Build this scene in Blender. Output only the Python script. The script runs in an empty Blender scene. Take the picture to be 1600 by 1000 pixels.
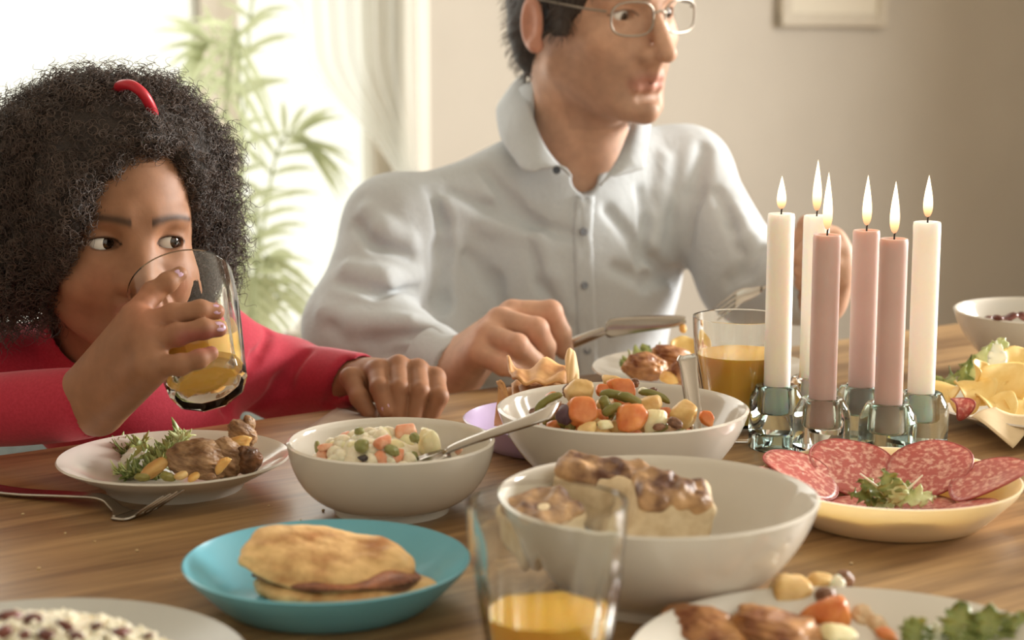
import bpy, bmesh, math, random
import numpy as np
from mathutils import Vector, Matrix
from math import pi, sin, cos, tan, atan2, radians
rnd = random.Random(7)
C = bpy.context.scene.collection
SC = bpy.context.scene
# ---------------------------------------------------------------- camera
CAM = np.array([0.0, 0.0, 1.10]); FPX = 2700.0; PITCH = math.atan(435 / FPX); TZ = 0.74
cd = bpy.data.cameras.new('camera'); cam = bpy.data.objects.new('camera', cd); C.objects.link(cam)
cd.sensor_width = 36; cd.lens = FPX / 1600 * 36
cam.location = CAM; cam.rotation_euler = (pi / 2 - PITCH, 0, 0)
cd.clip_start = .02
cd.dof.use_dof = True; cd.dof.focus_distance = 1.47; cd.dof.aperture_fstop = 5.6
SC.camera = cam
# ---------------------------------------------------------------- world, light, exposure
SC.view_settings.view_transform = 'Standard'; SC.view_settings.look = 'None'
SC.view_settings.gamma = 1; SC.view_settings.use_curve_mapping = False
SC.view_settings.exposure = 0.16
w = bpy.data.worlds.new('overcast_sky'); SC.world = w; w.use_nodes = True
wb = w.node_tree.nodes['Background']; wb.inputs[0].default_value = (1.0, .98, .83, 1); wb.inputs[1].default_value = 1.22

# table and room axes: U runs along the table, W points from the table to the back wall
U = np.array([.819, .574, 0]); Wv = np.array([-.574, .819, 0]); E0 = np.array([-.245, 1.612, 0])
ROT = atan2(.574, .819)
def R(u, w_, z): return E0 + u * U + w_ * Wv + np.array([0, 0, z])
def area(name, loc, target, sx, sy, power, col):
    l = bpy.data.lights.new(name, 'AREA'); l.shape = 'RECTANGLE'; l.size = sx; l.size_y = sy; l.energy = power; l.color = col
    o = bpy.data.objects.new(name, l); C.objects.link(o); o.location = loc
    d = Vector(target) - Vector(loc); o.rotation_euler = d.to_track_quat('-Z', 'Y').to_euler()
    return o
# daylight through the window in the right wall and through the big window of the back wall
area('daylight', R(3.92, -.75, 1.62), R(.3, -.25, .78), 1.5, 1.15, 152, (1.0, .975, .925)).data.spread = radians(138)
area('daylight', R(.30, 2.12, 1.45), R(.35, -.4, .8), 1.9, 2.2, 26, (1.0, .98, .92))

# ---------------------------------------------------------------- pixel helpers (1600x1000 frame)
def ray(px, py):
    u, v = px - 800, 500 - py
    return np.array([u, v * sin(PITCH) + FPX * cos(PITCH), v * cos(PITCH) - FPX * sin(PITCH)])
def P(px, py, Y):
    r = ray(px, py); return CAM + r * (Y / r[1])
def T(px, py, z=0.0):                      # point seen at the pixel on the level z above the table
    r = ray(px, py); return CAM + r * ((TZ + z - CAM[2]) / r[2])
def S(Y): return math.hypot(Y, 0) / FPX * 1.0   # metres per pixel at depth Y (about)

# ---------------------------------------------------------------- materials
def lin(c):
    return tuple(((x / 255) / 12.92 if x / 255 <= .04045 else ((x / 255 + .055) / 1.055) ** 2.4) for x in c)
def rgba(c): return tuple(c) + (1,)
MATS = {}
def mat(name, col, rough=.5, col2=None, scale=30, detail=4, bump=0, bscale=None, sss=0, sssr=(.01, .005, .003), trans=0, ior=1.45, metal=0,
        spec=.5, coat=0, stretch=None, lo=.35, hi=.65, vcol=False, emis=None, estr=0, sheen=0, dist=.001, cr=.08):
    if name in MATS: return MATS[name]
    m = bpy.data.materials.new(name); m.use_nodes = True; nt = m.node_tree; N = nt.nodes; L = nt.links
    b = N['Principled BSDF']; I = b.inputs
    I['Base Color'].default_value = rgba(lin(col)); I['Roughness'].default_value = rough; I['Metallic'].default_value = metal
    I['IOR'].default_value = ior; I['Transmission Weight'].default_value = trans; I['Specular IOR Level'].default_value = spec
    I['Coat Weight'].default_value = coat; I['Coat Roughness'].default_value = cr
    if sss: I['Subsurface Weight'].default_value = sss; I['Subsurface Radius'].default_value = sssr; I['Subsurface Scale'].default_value = 1.0
    if sheen: I['Sheen Weight'].default_value = sheen
    if emis: I['Emission Color'].default_value = rgba(emis); I['Emission Strength'].default_value = estr
    tc = N.new('ShaderNodeTexCoord'); mp = N.new('ShaderNodeMapping'); L.new(tc.outputs['Object'], mp.inputs[0])
    if stretch: mp.inputs['Scale'].default_value = stretch
    src = None
    if vcol:
        at = N.new('ShaderNodeAttribute'); at.attribute_name = 'Col'; src = at.outputs['Color']
    if col2 is not None or vcol:
        nz = N.new('ShaderNodeTexNoise'); nz.inputs['Scale'].default_value = scale; nz.inputs['Detail'].default_value = detail
        L.new(mp.outputs[0], nz.inputs['Vector'])
        rp = N.new('ShaderNodeValToRGB'); rp.color_ramp.elements[0].position = lo; rp.color_ramp.elements[1].position = hi
        L.new(nz.outputs['Fac'], rp.inputs[0])
        if vcol:
            rp.color_ramp.elements[0].color = (.86, .86, .86, 1); rp.color_ramp.elements[1].color = (1.08, 1.08, 1.08, 1)
            mx = N.new('ShaderNodeMix'); mx.data_type = 'RGBA'; mx.blend_type = 'MULTIPLY'; mx.inputs[0].default_value = 1
            L.new(src, mx.inputs[6]); L.new(rp.outputs[0], mx.inputs[7]); L.new(mx.outputs[2], I['Base Color'])
        else:
            rp.color_ramp.elements[0].color = rgba(lin(col)); rp.color_ramp.elements[1].color = rgba(lin(col2))
            L.new(rp.outputs[0], I['Base Color'])
    if bump:
        n2 = N.new('ShaderNodeTexNoise'); n2.inputs['Scale'].default_value = bscale or scale * 2; n2.inputs['Detail'].default_value = 3
        L.new(mp.outputs[0], n2.inputs['Vector'])
        bp = N.new('ShaderNodeBump'); bp.inputs['Strength'].default_value = bump; bp.inputs['Distance'].default_value = dist
        L.new(n2.outputs['Fac'], bp.inputs['Height']); L.new(bp.outputs[0], I['Normal'])
    MATS[name] = m; return m

def wood_mat():
    m = bpy.data.materials.new('oak_wood'); m.use_nodes = True; nt = m.node_tree; N = nt.nodes; L = nt.links
    b = N['Principled BSDF']
    tc = N.new('ShaderNodeTexCoord'); mp = N.new('ShaderNodeMapping'); mp.inputs['Scale'].default_value = (1.1, 13, 13)
    L.new(tc.outputs['Object'], mp.inputs[0])
    n1 = N.new('ShaderNodeTexNoise'); n1.inputs['Scale'].default_value = 2.2; n1.inputs['Detail'].default_value = 6; n1.inputs['Distortion'].default_value = .9
    n2 = N.new('ShaderNodeTexNoise'); n2.inputs['Scale'].default_value = 9; n2.inputs['Detail'].default_value = 5; n2.inputs['Distortion'].default_value = .25
    L.new(mp.outputs[0], n1.inputs['Vector']); L.new(mp.outputs[0], n2.inputs['Vector'])
    r1 = N.new('ShaderNodeValToRGB'); e = r1.color_ramp.elements
    e[0].position = .32; e[0].color = rgba(lin((122, 90, 56))); e[1].position = .66; e[1].color = rgba(lin((180, 144, 98)))
    r2 = N.new('ShaderNodeValToRGB'); e = r2.color_ramp.elements
    e[0].position = .36; e[0].color = (.66, .62, .58, 1); e[1].position = .56; e[1].color = (1.0, 1, 1, 1)
    L.new(n1.outputs['Fac'], r1.inputs[0]); L.new(n2.outputs['Fac'], r2.inputs[0])
    mx = N.new('ShaderNodeMix'); mx.data_type = 'RGBA'; mx.blend_type = 'MULTIPLY'; mx.inputs[0].default_value = .75
    L.new(r1.outputs[0], mx.inputs[6]); L.new(r2.outputs[0], mx.inputs[7]); L.new(mx.outputs[2], b.inputs['Base Color'])
    b.inputs['Roughness'].default_value = .42; b.inputs['Coat Weight'].default_value = .12; b.inputs['Coat Roughness'].default_value = .22
    bp = N.new('ShaderNodeBump'); bp.inputs['Strength'].default_value = .25; bp.inputs['Distance'].default_value = .0008
    L.new(n2.outputs['Fac'], bp.inputs['Height']); L.new(bp.outputs[0], b.inputs['Normal'])
    return m
WOOD = wood_mat()
WHITE = mat('white_glaze', (222, 216, 206), .10, spec=.6, col2=(214, 208, 197), scale=6)
STEEL = mat('brushed_steel', (178, 170, 160), .22, metal=1, bump=.05, bscale=300)
def glass_mat(name, col, rough=0.0, ior=1.48):
    m = bpy.data.materials.new(name); m.use_nodes = True; I = m.node_tree.nodes['Principled BSDF'].inputs
    I['Base Color'].default_value = rgba(col); I['Roughness'].default_value = rough; I['Transmission Weight'].default_value = 1; I['IOR'].default_value = ior
    return m
CLEAR = glass_mat('clear_glass', (.98, .99, .97), 0, 1.37)
AQUA = glass_mat('aqua_glass', (.78, .94, .94), ior=1.36)
GREY_GREEN = glass_mat('grey_green_glass', (.76, .89, .86), ior=1.36)

# ---------------------------------------------------------------- object helpers
def tag(o, label=None, cat=None, group=None, kind=None):
    if label: o['label'] = label
    if cat: o['category'] = cat
    if group: o['group'] = group
    if kind: o['kind'] = kind
    return o
def thing(name, label, cat, loc=(0, 0, 0), rotz=0, group=None):
    o = bpy.data.objects.new(name, None); C.objects.link(o); o.location = loc; o.rotation_euler = (0, 0, rotz); o.empty_display_size = .02
    return tag(o, label, cat, group)
def link(name, me, m=None, parent=None, smooth=True):
    o = bpy.data.objects.new(name, me); C.objects.link(o)
    if m is not None:
        for q in (m if isinstance(m, (list, tuple)) else [m]): me.materials.append(q)
    if smooth: me.polygons.foreach_set('use_smooth', [True] * len(me.polygons))
    if parent is not None: o.parent = parent
    return o
def pyd(name, v, f, m=None, parent=None, smooth=True, col=None):
    me = bpy.data.meshes.new(name); me.from_pydata([tuple(map(float, x)) for x in v], [], [tuple(x) for x in f]); me.validate(); me.update()
    if col is not None: setcol(me, col)
    return link(name, me, m, parent, smooth)
def setcol(me, col):
    a = me.color_attributes.new('Col', 'FLOAT_COLOR', 'POINT')
    c = np.ones((len(me.vertices), 4), np.float32); c[:, :3] = col; a.data.foreach_set('color', c.ravel())
def setloc(o, loc):                        # moves a mesh built in world space so that its origin sits at loc
    o.data.transform(Matrix.Translation(-Vector(loc))); o.location = loc; return o
def from_bm(name, bm, m=None, parent=None, smooth=True, sharp=.72):
    bmesh.ops.recalc_face_normals(bm, faces=bm.faces)
    if smooth:
        for e in bm.edges:
            if len(e.link_faces) == 2 and e.calc_face_angle(0) > sharp: e.smooth = False
    me = bpy.data.meshes.new(name); bm.to_mesh(me); bm.free(); return link(name, me, m, parent, smooth)
def bx(bm, c, s, rot=None, bev=0, seg=2):
    r = bmesh.ops.create_cube(bm, size=1); vs = r['verts']
    bmesh.ops.scale(bm, vec=s, verts=vs)
    if bev:
        es = list({e for v in vs for e in v.link_edges})
        rr = bmesh.ops.bevel(bm, geom=es, offset=bev, segments=seg, affect='EDGES', profile=.5); vs = list({v for f in rr['faces'] for v in f.verts} | {v for v in vs if v.is_valid})
    if rot is not None: bmesh.ops.rotate(bm, cent=(0, 0, 0), matrix=rot, verts=vs)
    bmesh.ops.translate(bm, vec=c, verts=vs)
def box(name, c, s, m, parent=None, bev=0, rotz=0, smooth=False):
    bm = bmesh.new(); bx(bm, (0, 0, 0), s, None, bev); o = from_bm(name, bm, m, parent, smooth); o.location = c; o.rotation_euler = (0, 0, rotz); return o
def lathe_v(prof, n=64, facet=None, nf=10, wob=None):
    v = []; f = []; k = len(prof)
    for j in range(n):
        a = 2 * pi * j / n
        for i, (r, z) in enumerate(prof):
            q = r
            if facet:
                st = 2 * pi / nf; d = ((a + st / 2) % st) - st / 2
                q = r * (1 + facet[i] * (cos(pi / nf) / cos(d) * 1.02 - 1))
            if wob: q *= wob(a, i)
            v.append((q * cos(a), q * sin(a), z))
    for j in range(n):
        for i in range(k - 1):
            a, b = j * k + i, ((j + 1) % n) * k + i
            f.append((a, b, b + 1, a + 1))
    return v, f
def lathe(name, prof, m, parent=None, n=64, facet=None, nf=10, wob=None, smooth=True):
    v, f = lathe_v(prof, n, facet, nf, wob); bm = bmesh.new()
    vs = [bm.verts.new(x) for x in v]
    for q in f: bm.faces.new([vs[i] for i in q])
    bmesh.ops.remove_doubles(bm, verts=bm.verts, dist=1e-6)
    return from_bm(name, bm, m, parent, smooth)
def spline(pts, n):
    pts = np.array(pts, float); k = len(pts); out = []
    for t in np.linspace(0, k - 1, n):
        i = min(int(t), k - 2); u = t - i
        p0, p1, p2, p3 = pts[max(i - 1, 0)], pts[i], pts[i + 1], pts[min(i + 2, k - 1)]
        out.append(.5 * (2 * p1 + (p2 - p0) * u + (2 * p0 - 5 * p1 + 4 * p2 - p3) * u * u + (3 * p1 - p0 - 3 * p2 + p3) * u ** 3))
    return np.array(out)
def tube(name, pts, rad, m, parent=None, ns=8, flat=None, up=(0, 0, 1)):
    pts = np.array(pts, float); n = len(pts); v = []; f = []
    rad = np.full(n, rad) if np.isscalar(rad) else np.array(rad)
    fl = np.ones(n) if flat is None else np.array(flat) * np.ones(n)
    t = np.gradient(pts, axis=0); t /= np.linalg.norm(t, axis=1)[:, None] + 1e-12
    side = np.cross(t[0], up); 
    if np.linalg.norm(side) < 1e-3: side = np.cross(t[0], (1, 0, .2))
    for i in range(n):
        side = side - t[i] * np.dot(side, t[i]); side /= np.linalg.norm(side); nn = np.cross(side, t[i])
        for j in range(ns):
            a = 2 * pi * j / ns; v.append(pts[i] + rad[i] * (cos(a) * side + sin(a) * nn * fl[i]))
    for i in range(n - 1):
        for j in range(ns):
            f.append((i * ns + j, i * ns + (j + 1) % ns, (i + 1) * ns + (j + 1) % ns, (i + 1) * ns + j))
    f.append(tuple(range(ns))[::-1]); f.append(tuple((n - 1) * ns + j for j in range(ns)))
    bm = bmesh.new(); vs = [bm.verts.new(x) for x in v]
    for q in f: bm.faces.new([vs[i] for i in q])
    return from_bm(name, bm, m, parent, True, 1.2)
def sheet(name, grid, m, parent=None, thick=0.0008, smooth=True):
    g = np.array(grid, float); a, b = g.shape[:2]
    f = [(i * b + j, i * b + j + 1, (i + 1) * b + j + 1, (i + 1) * b + j) for i in range(a - 1) for j in range(b - 1)]
    o = pyd(name, g.reshape(-1, 3), f, m, parent, smooth)
    if thick:
        md = o.modifiers.new('thickness', 'SOLIDIFY'); md.thickness = thick; md.offset = 0
    return o
def copy_tree(o, parent=None):
    c = o.copy(); C.objects.link(c)
    if parent is not None: c.parent = parent
    for ch in list(o.children): copy_tree(ch, c)
    return c
def sinnoise(seed, freq, n=7):
    r = np.random.RandomState(seed); d = r.normal(size=(n, 3)); d /= np.linalg.norm(d, axis=1)[:, None]; d *= freq * r.uniform(.6, 1.5, (n, 1)); ph = r.uniform(0, 6.28, n)
    def fn(p): return np.sin(p @ d.T.astype(p.dtype) + ph).sum(1) / n * 1.6
    return fn
_ico = {}
def ico(sub):
    if sub not in _ico:
        bm = bmesh.new(); bmesh.ops.create_icosphere(bm, subdivisions=sub, radius=1); bm.verts.ensure_lookup_table()
        _ico[sub] = (np.array([v.co[:] for v in bm.verts]), [tuple(x.index for x in f.verts) for f in bm.faces]); bm.free()
    return _ico[sub]
def blob_v(size, seed, amp=.12, freq=2.2, sub=3, boxy=1.0):
    v, f = ico(sub); q = v.copy()
    if boxy != 1.0:
        q = np.sign(q) * np.abs(q) ** 1.0; q = q / (np.abs(q) ** boxy).sum(1)[:, None] ** (1 / boxy)
    d = 1 + amp * sinnoise(seed, freq)(v) + amp * .45 * sinnoise(seed + 99, freq * 3)(v)
    return q * d[:, None] * np.array(size), f
def cut_v(size, seed, sub=4, npl=12, rough=.045, ex=11, disc=False):
    v, f = ico(sub); r = np.random.RandomState(seed); n = np.concatenate([np.eye(3), -np.eye(3), r.normal(size=(npl, 3))]); n[:6] += r.normal(0, .28, (6, 3)); n /= np.linalg.norm(n, axis=1)[:, None]
    if disc: n[6:, 2] *= .1; n[:6] = np.array([[0, 0, 1], [0, 0, -1]] * 3) + r.normal(0, .05, (6, 3)); n /= np.linalg.norm(n, axis=1)[:, None]
    d = np.concatenate([r.uniform(.84, 1.0, 6), r.uniform(.86, 1.05, npl)]); q = (np.maximum(v @ n.T / d, 0) ** ex).sum(1) ** (-1 / ex)
    q *= 1 + rough * sinnoise(seed, 5)(v) + rough * .8 * sinnoise(seed + 7, 14)(v); return v * q[:, None] * np.array(size), f
def ragged_v(size, seed, sub=5, amp=.22):
    v, f = ico(sub); st = np.array([.35, 1, 1]); w_ = v + .25 * np.stack([sinnoise(seed + i, 3)(v) for i in range(3)], 1)
    d = 1 + amp * sinnoise(seed + 11, 2.4)(v) - amp * .9 * np.abs(sinnoise(seed + 12, 5)(w_ * st)) - amp * .5 * np.abs(sinnoise(seed + 13, 13)(w_ * st)) - amp * .25 * np.abs(sinnoise(seed + 14, 30)(w_ * st)) + amp * .5
    return v * d[:, None] * np.array(size), f
def blob(name, loc, size, m, seed=1, amp=.12, freq=2.2, sub=3, boxy=1.0, rot=None, parent=None):
    v, f = blob_v(size, seed, amp, freq, sub, boxy)
    o = pyd(name, v, f, m, parent); o.location = loc
    if rot is not None: o.rotation_euler = rot
    return o

# ---------------------------------------------------------------- implicit surfaces (smooth blended bodies, meshed with surface nets)
class Sdf:
    def __init__(s): s.ops = []; s.lo = np.full(3, 1e9); s.hi = np.full(3, -1e9); s.amp = 0
    def _b(s, lo, hi, mode):
        if mode == 'u': s.lo = np.minimum(s.lo, lo); s.hi = np.maximum(s.hi, hi)
    def ball(s, c, r, k=.01, m='u'):
        c = np.array(c, np.float32); s._b(c - r, c + r, m)
        s.ops.append((m, lambda p: np.sqrt(((p - c) ** 2).sum(1)) - r, k)); return s
    def cone(s, a, b, r1, r2, k=.01, m='u'):
        a = np.array(a, np.float32); b = np.array(b, np.float32); ba = b - a; l2 = float(ba @ ba) + 1e-12; q = max(r1, r2)
        s._b(np.minimum(a, b) - q, np.maximum(a, b) + q, m)
        def fn(p):
            d = p - a; t = np.clip(d @ ba / l2, 0, 1); e = d - t[:, None] * ba
            return np.sqrt((e * e).sum(1)) - (r1 + (r2 - r1) * t)
        s.ops.append((m, fn, k)); return s
    def chain(s, pts, rad, k=.008, m='u'):
        for i in range(len(pts) - 1): s.cone(pts[i], pts[i + 1], rad[i], rad[i + 1], k, m)
        return s
    def ell(s, c, rad, M=None, k=.01, m='u'):
        c = np.array(c, np.float32); r = np.array(rad, np.float32); M = np.eye(3, dtype=np.float32) if M is None else np.array(M, np.float32)
        q = float(r.max()); s._b(c - q, c + q, m)
        def fn(p):
            d = (p - c) @ M.T; k0 = np.sqrt(((d / r) ** 2).sum(1)); k1 = np.sqrt(((d / (r * r)) ** 2).sum(1)) + 1e-9
            return k0 * (k0 - 1) / k1
        s.ops.append((m, fn, k)); return s
    def box(s, c, h, M=None, rd=.005, k=.005, m='u'):
        c = np.array(c, np.float32); h = np.array(h, np.float32); M = np.eye(3, dtype=np.float32) if M is None else np.array(M, np.float32)
        q = float(np.linalg.norm(h)); s._b(c - q, c + q, m)
        def fn(p):
            d = np.abs((p - c) @ M.T) - h + rd
            return np.sqrt((np.maximum(d, 0) ** 2).sum(1)) + np.minimum(d.max(1), 0) - rd
        s.ops.append((m, fn, k)); return s
    def plane(s, p0, n):
        p0 = np.array(p0, np.float32); n = np.array(n, np.float32); n = n / np.linalg.norm(n)
        s.ops.append(('i', lambda p: (p - p0) @ n, 0)); return s
    def disp(s, fn, amp): s.ops.append(('d', fn, 0)); s.amp += amp; return s
    @staticmethod
    def _ap(mode, v, d, k):
        if mode == 'u':
            h = np.maximum(k - np.abs(v - d), 0) / k; return np.minimum(v, d) - h * h * k * .25
        if mode == 's':
            h = np.maximum(k - np.abs(v + d), 0) / k; return np.maximum(v, -d) + h * h * k * .25
        if mode == 'i': return np.maximum(v, d)
        return v + d
    def mesh(s, h, B=7):
        pad = 3 * h + s.amp; lo = (s.lo - pad).astype(np.float32); n = np.ceil((s.hi + pad - lo) / (h * B)).astype(int)
        I = np.stack(np.meshgrid(*[np.arange(q) for q in n], indexing='ij'), -1).reshape(-1, 3)
        Rb = h * B * .866
        tot = np.full(len(I), 1., np.float32); Cc = (lo + (I + .5) * (h * B)).astype(np.float32); dist = []
        for mode, fn, k in s.ops:
            d = fn(Cc).astype(np.float32); dist.append(d); tot = s._ap(mode, tot, d, k)
        act = np.abs(tot) < 2.4 * Rb + s.amp + .005; I = I[act]; nb = len(I); dist = [d[act] for d in dist]
        g = np.stack(np.meshgrid(*[np.arange(B + 1)] * 3, indexing='ij'), -1).reshape(-1, 3); m = len(g)
        Pt = (lo + (I[:, None, :] * B + g[None]) * h).astype(np.float32)
        val = np.full((nb, m), .5, np.float32)
        for (mode, fn, k), d in zip(s.ops, dist):
            if mode in 'us': sel = np.nonzero(d < 2.6 * Rb + k + s.amp)[0]
            else: sel = np.arange(nb)
            if len(sel) == 0: continue
            q = fn(Pt[sel].reshape(-1, 3)).reshape(len(sel), m)
            val[sel] = s._ap(mode, val[sel], q, k)
        val = val.reshape(nb, B + 1, B + 1, B + 1); sg = val < 0
        cnt = sum(sg[:, i:B + i, j:B + j, l:B + l].astype(np.int8) for i in (0, 1) for j in (0, 1) for l in (0, 1))
        ce = np.argwhere((cnt > 0) & (cnt < 8))
        b, i, j, l = ce.T; cv = np.stack([val[b, i + x, j + y, l + z] for x in (0, 1) for y in (0, 1) for z in (0, 1)], 1)
        co = np.array([(x, y, z) for x in (0, 1) for y in (0, 1) for z in (0, 1)], np.float32)
        acc = np.zeros((len(ce), 3)); num = np.zeros(len(ce))
        for a in range(8):
            for c in range(a + 1, 8):
                if np.abs(co[a] - co[c]).sum() != 1: continue
                va, vc = cv[:, a], cv[:, c]; cr = (va < 0) != (vc < 0)
                t = np.where(cr, va / np.where(cr, va - vc, 1), 0)
                acc += np.where(cr[:, None], co[a] + t[:, None] * (co[c] - co[a]), 0); num += cr
        gi = I[b] * B + np.stack([i, j, l], 1); verts = lo + (gi + acc / num[:, None]) * h
        NN = n * B + 2
        def cid(q): return ((q[:, 0] + 1) * NN[1] + q[:, 1] + 1) * NN[2] + q[:, 2] + 1
        ids = cid(gi); order = np.argsort(ids); sid = ids[order]
        quads = []
        for ax in range(3):
            o = [0, 0, 0]; o[ax] = 1
            s0 = sg[:, :B, :B, :B]; s1 = sg[:, o[0]:B + o[0], o[1]:B + o[1], o[2]:B + o[2]]
            e = np.argwhere(s0 != s1); flip = s0[tuple(e.T)]
            G = I[e[:, 0]] * B + e[:, 1:]
            a1 = (ax + 1) % 3; a2 = (ax + 2) % 3; e1 = np.zeros(3, int); e1[a1] = 1; e2 = np.zeros(3, int); e2[a2] = 1
            idx = []; ok = np.ones(len(e), bool)
            for q in (G - e1 - e2, G - e2, G, G - e1):
                c = cid(q); p = np.minimum(np.searchsorted(sid, c), len(sid) - 1); ok &= sid[p] == c; idx.append(order[p])
            Q = np.stack(idx, 1); Q[~flip] = Q[~flip][:, ::-1]; quads.append(Q[ok])
        return verts, np.concatenate(quads)
    def obj(s, name, h, m, parent=None, col=None, at=None):
        v, q = s.mesh(h)
        me = bpy.data.meshes.new(name)
        o3 = np.array(at if at is not None else (0, 0, 0), float)
        me.vertices.add(len(v)); me.vertices.foreach_set('co', (v - o3).ravel().astype(np.float32))
        me.loops.add(len(q) * 4); me.loops.foreach_set('vertex_index', q.ravel().astype(np.int32))
        me.polygons.add(len(q)); me.polygons.foreach_set('loop_start', np.arange(0, len(q) * 4, 4, dtype=np.int32))
        me.update(calc_edges=True); me.validate()
        bm = bmesh.new(); bm.from_mesh(me); be = [e for e in bm.edges if len(e.link_faces) == 1]
        if be: bmesh.ops.holes_fill(bm, edges=be, sides=0); bm.to_mesh(me)
        bm.free()
        if col is not None: setcol(me, col(v))
        ob = link(name, me, m, parent); ob.location = o3
        return ob
def sstep(a, b, x):
    t = np.clip((x - a) / (b - a), 0, 1); return t * t * (3 - 2 * t)
# ================================================================ the room
PAINT = mat('wall_paint', (197, 191, 180), .9, col2=(192, 186, 175), scale=3)
TRIMW = mat('white_woodwork', (235, 231, 220), .5, col2=(230, 226, 214), scale=4)
FLOORM = mat('floor_boards', (140, 112, 84), .5, col2=(160, 130, 98), scale=4, stretch=(1, 8, 8))
def rbox(name, u, w_, z, su, sw, sz, m, parent=None, bev=0, kind='structure'):
    o = box(name, (0, 0, 0), (su, sw, sz), m, None, bev)
    o.location = R(u, w_, z); o.rotation_euler = (0, 0, ROT)
    if parent is not None:
        o.parent = parent; o.location = parent.matrix_basis.inverted() @ Vector(R(u, w_, z)); o.rotation_euler = (0, 0, 0)
    elif kind: o['kind'] = kind
    return o
rbox('floor', .9, .0, -.05, 6.6, 4.8, .1, FLOORM)
rbox('ceiling', .9, .0, 2.75, 6.6, 4.8, .1, mat('ceiling_paint', (232, 226, 214), .9))
UO, UR = -.9, 1.55                                           # the big window opening of the back wall
def wall_bm(name, boxes, m):
    bm = bmesh.new()
    for c, s in boxes: bx(bm, c, s)
    o = from_bm(name, bm, m, None, False); o.location = R(0, 0, 0); o.rotation_euler = (0, 0, ROT); o['kind'] = 'structure'; return o
wall_bm('wall_back', [(((UR + 4.0) / 2, 2.32, 1.35), (4.0 - UR, .24, 2.7)), (((UO - 2.2) / 2, 2.32, 1.35), (2.2 + UO, .24, 2.7)),
                      (((UO + UR) / 2, 2.32, 2.6), (UR - UO, .24, .2))], PAINT)
W0, W1, Z0, Z1 = -1.6, .15, .92, 2.3
wall_bm('wall_right', [((4.1, (W1 + 2.2) / 2, 1.35), (.2, 2.2 - W1, 2.7)), ((4.1, (W0 - 2.3) / 2, 1.35), (.2, 2.3 + W0, 2.7)),
                       ((4.1, (W0 + W1) / 2, Z0 / 2), (.2, W1 - W0, Z0)), ((4.1, (W0 + W1) / 2, (Z1 + 2.7) / 2), (.2, W1 - W0, 2.7 - Z1))], PAINT)
wall_bm('wall_front', [((-1.5, -2.42, 1.35), (1.6, .2, 2.7)), ((3.1, -2.42, 1.35), (2.0, .2, 2.7)), ((.7, -2.42, .4), (2.8, .2, .8)), ((.7, -2.42, 2.5), (2.8, .2, .4))], PAINT)
rbox('wall_left', -2.3, 0, 1.35, .2, 4.6, 2.7, PAINT)
rbox('baseboard_back', (UR + 4.0) / 2, 2.19, .06, 4.0 - UR, .02, .12, TRIMW)
def pane_mat(name='window_pane_glass', ior=1.45):
    m = bpy.data.materials.new(name); m.use_nodes = True; nt = m.node_tree; N = nt.nodes; L = nt.links
    N.remove(N['Principled BSDF']); t = N.new('ShaderNodeBsdfTransparent'); g = N.new('ShaderNodeBsdfGlossy'); g.inputs['Roughness'].default_value = .01
    t.inputs[0].default_value = (.99, .99, .985, 1)
    fr = N.new('ShaderNodeFresnel'); fr.inputs[0].default_value = ior; mx = N.new('ShaderNodeMixShader')
    L.new(fr.outputs[0], mx.inputs[0]); L.new(t.outputs[0], mx.inputs[1]); L.new(g.outputs[0], mx.inputs[2]); L.new(mx.outputs[0], N['Material Output'].inputs[0]); return m
PANE = pane_mat(); LENS = pane_mat('spectacle_lens', 1.14)
def window(name, axis, a0, a1, z0, z1, off, muls, fw=.06):
    root = bpy.data.objects.new(name, None); C.objects.link(root); root['kind'] = 'structure'
    if axis == 'u': root.location = R((a0 + a1) / 2, off, z0); root.rotation_euler = (0, 0, ROT)
    else: root.location = R(off, (a0 + a1) / 2, z0); root.rotation_euler = (0, 0, ROT + pi / 2)
    mid = (a0 + a1) / 2; H = z1 - z0
    bm = bmesh.new()
    for c, s in (((0, 0, fw / 2), (a1 - a0, .07, fw)), ((0, 0, H - fw / 2), (a1 - a0, .07, fw)), ((a0 - mid + fw / 2, 0, H / 2), (fw, .07, H)), ((a1 - mid - fw / 2, 0, H / 2), (fw, .07, H))): bx(bm, c, s, None, .004, 1)
    from_bm('window_frame', bm, TRIMW, root, False)
    for a, wd in muls:
        o = box('mullion', (a - mid, 0, H / 2), (wd, .06, H - 2 * fw), TRIMW, root, .004)
    ed = [a0 + fw] + [a for a, _ in muls] + [a1 - fw]
    for i in range(len(ed) - 1):
        box('pane', ((ed[i] + ed[i + 1]) / 2 - mid, 0, H / 2), (ed[i + 1] - ed[i] - .05, .006, H - 2 * fw - .01), PANE, root)
    return root
window('window_1', 'u', UO, UR, 0.02, 2.5, 2.33, [(-.1, .06), (.46, .05), (1.075, .10)])
window('window_2', 'w', W0, W1, Z0, Z1, 4.1, [(-.75, .06)])
rbox('trim_1', UR + .0, 2.205, 1.28, .07, .03, 2.52, TRIMW)
rbox('trim_2', (UO + UR) / 2, 2.24, .01, UR - UO, .3, .02, TRIMW)

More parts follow.
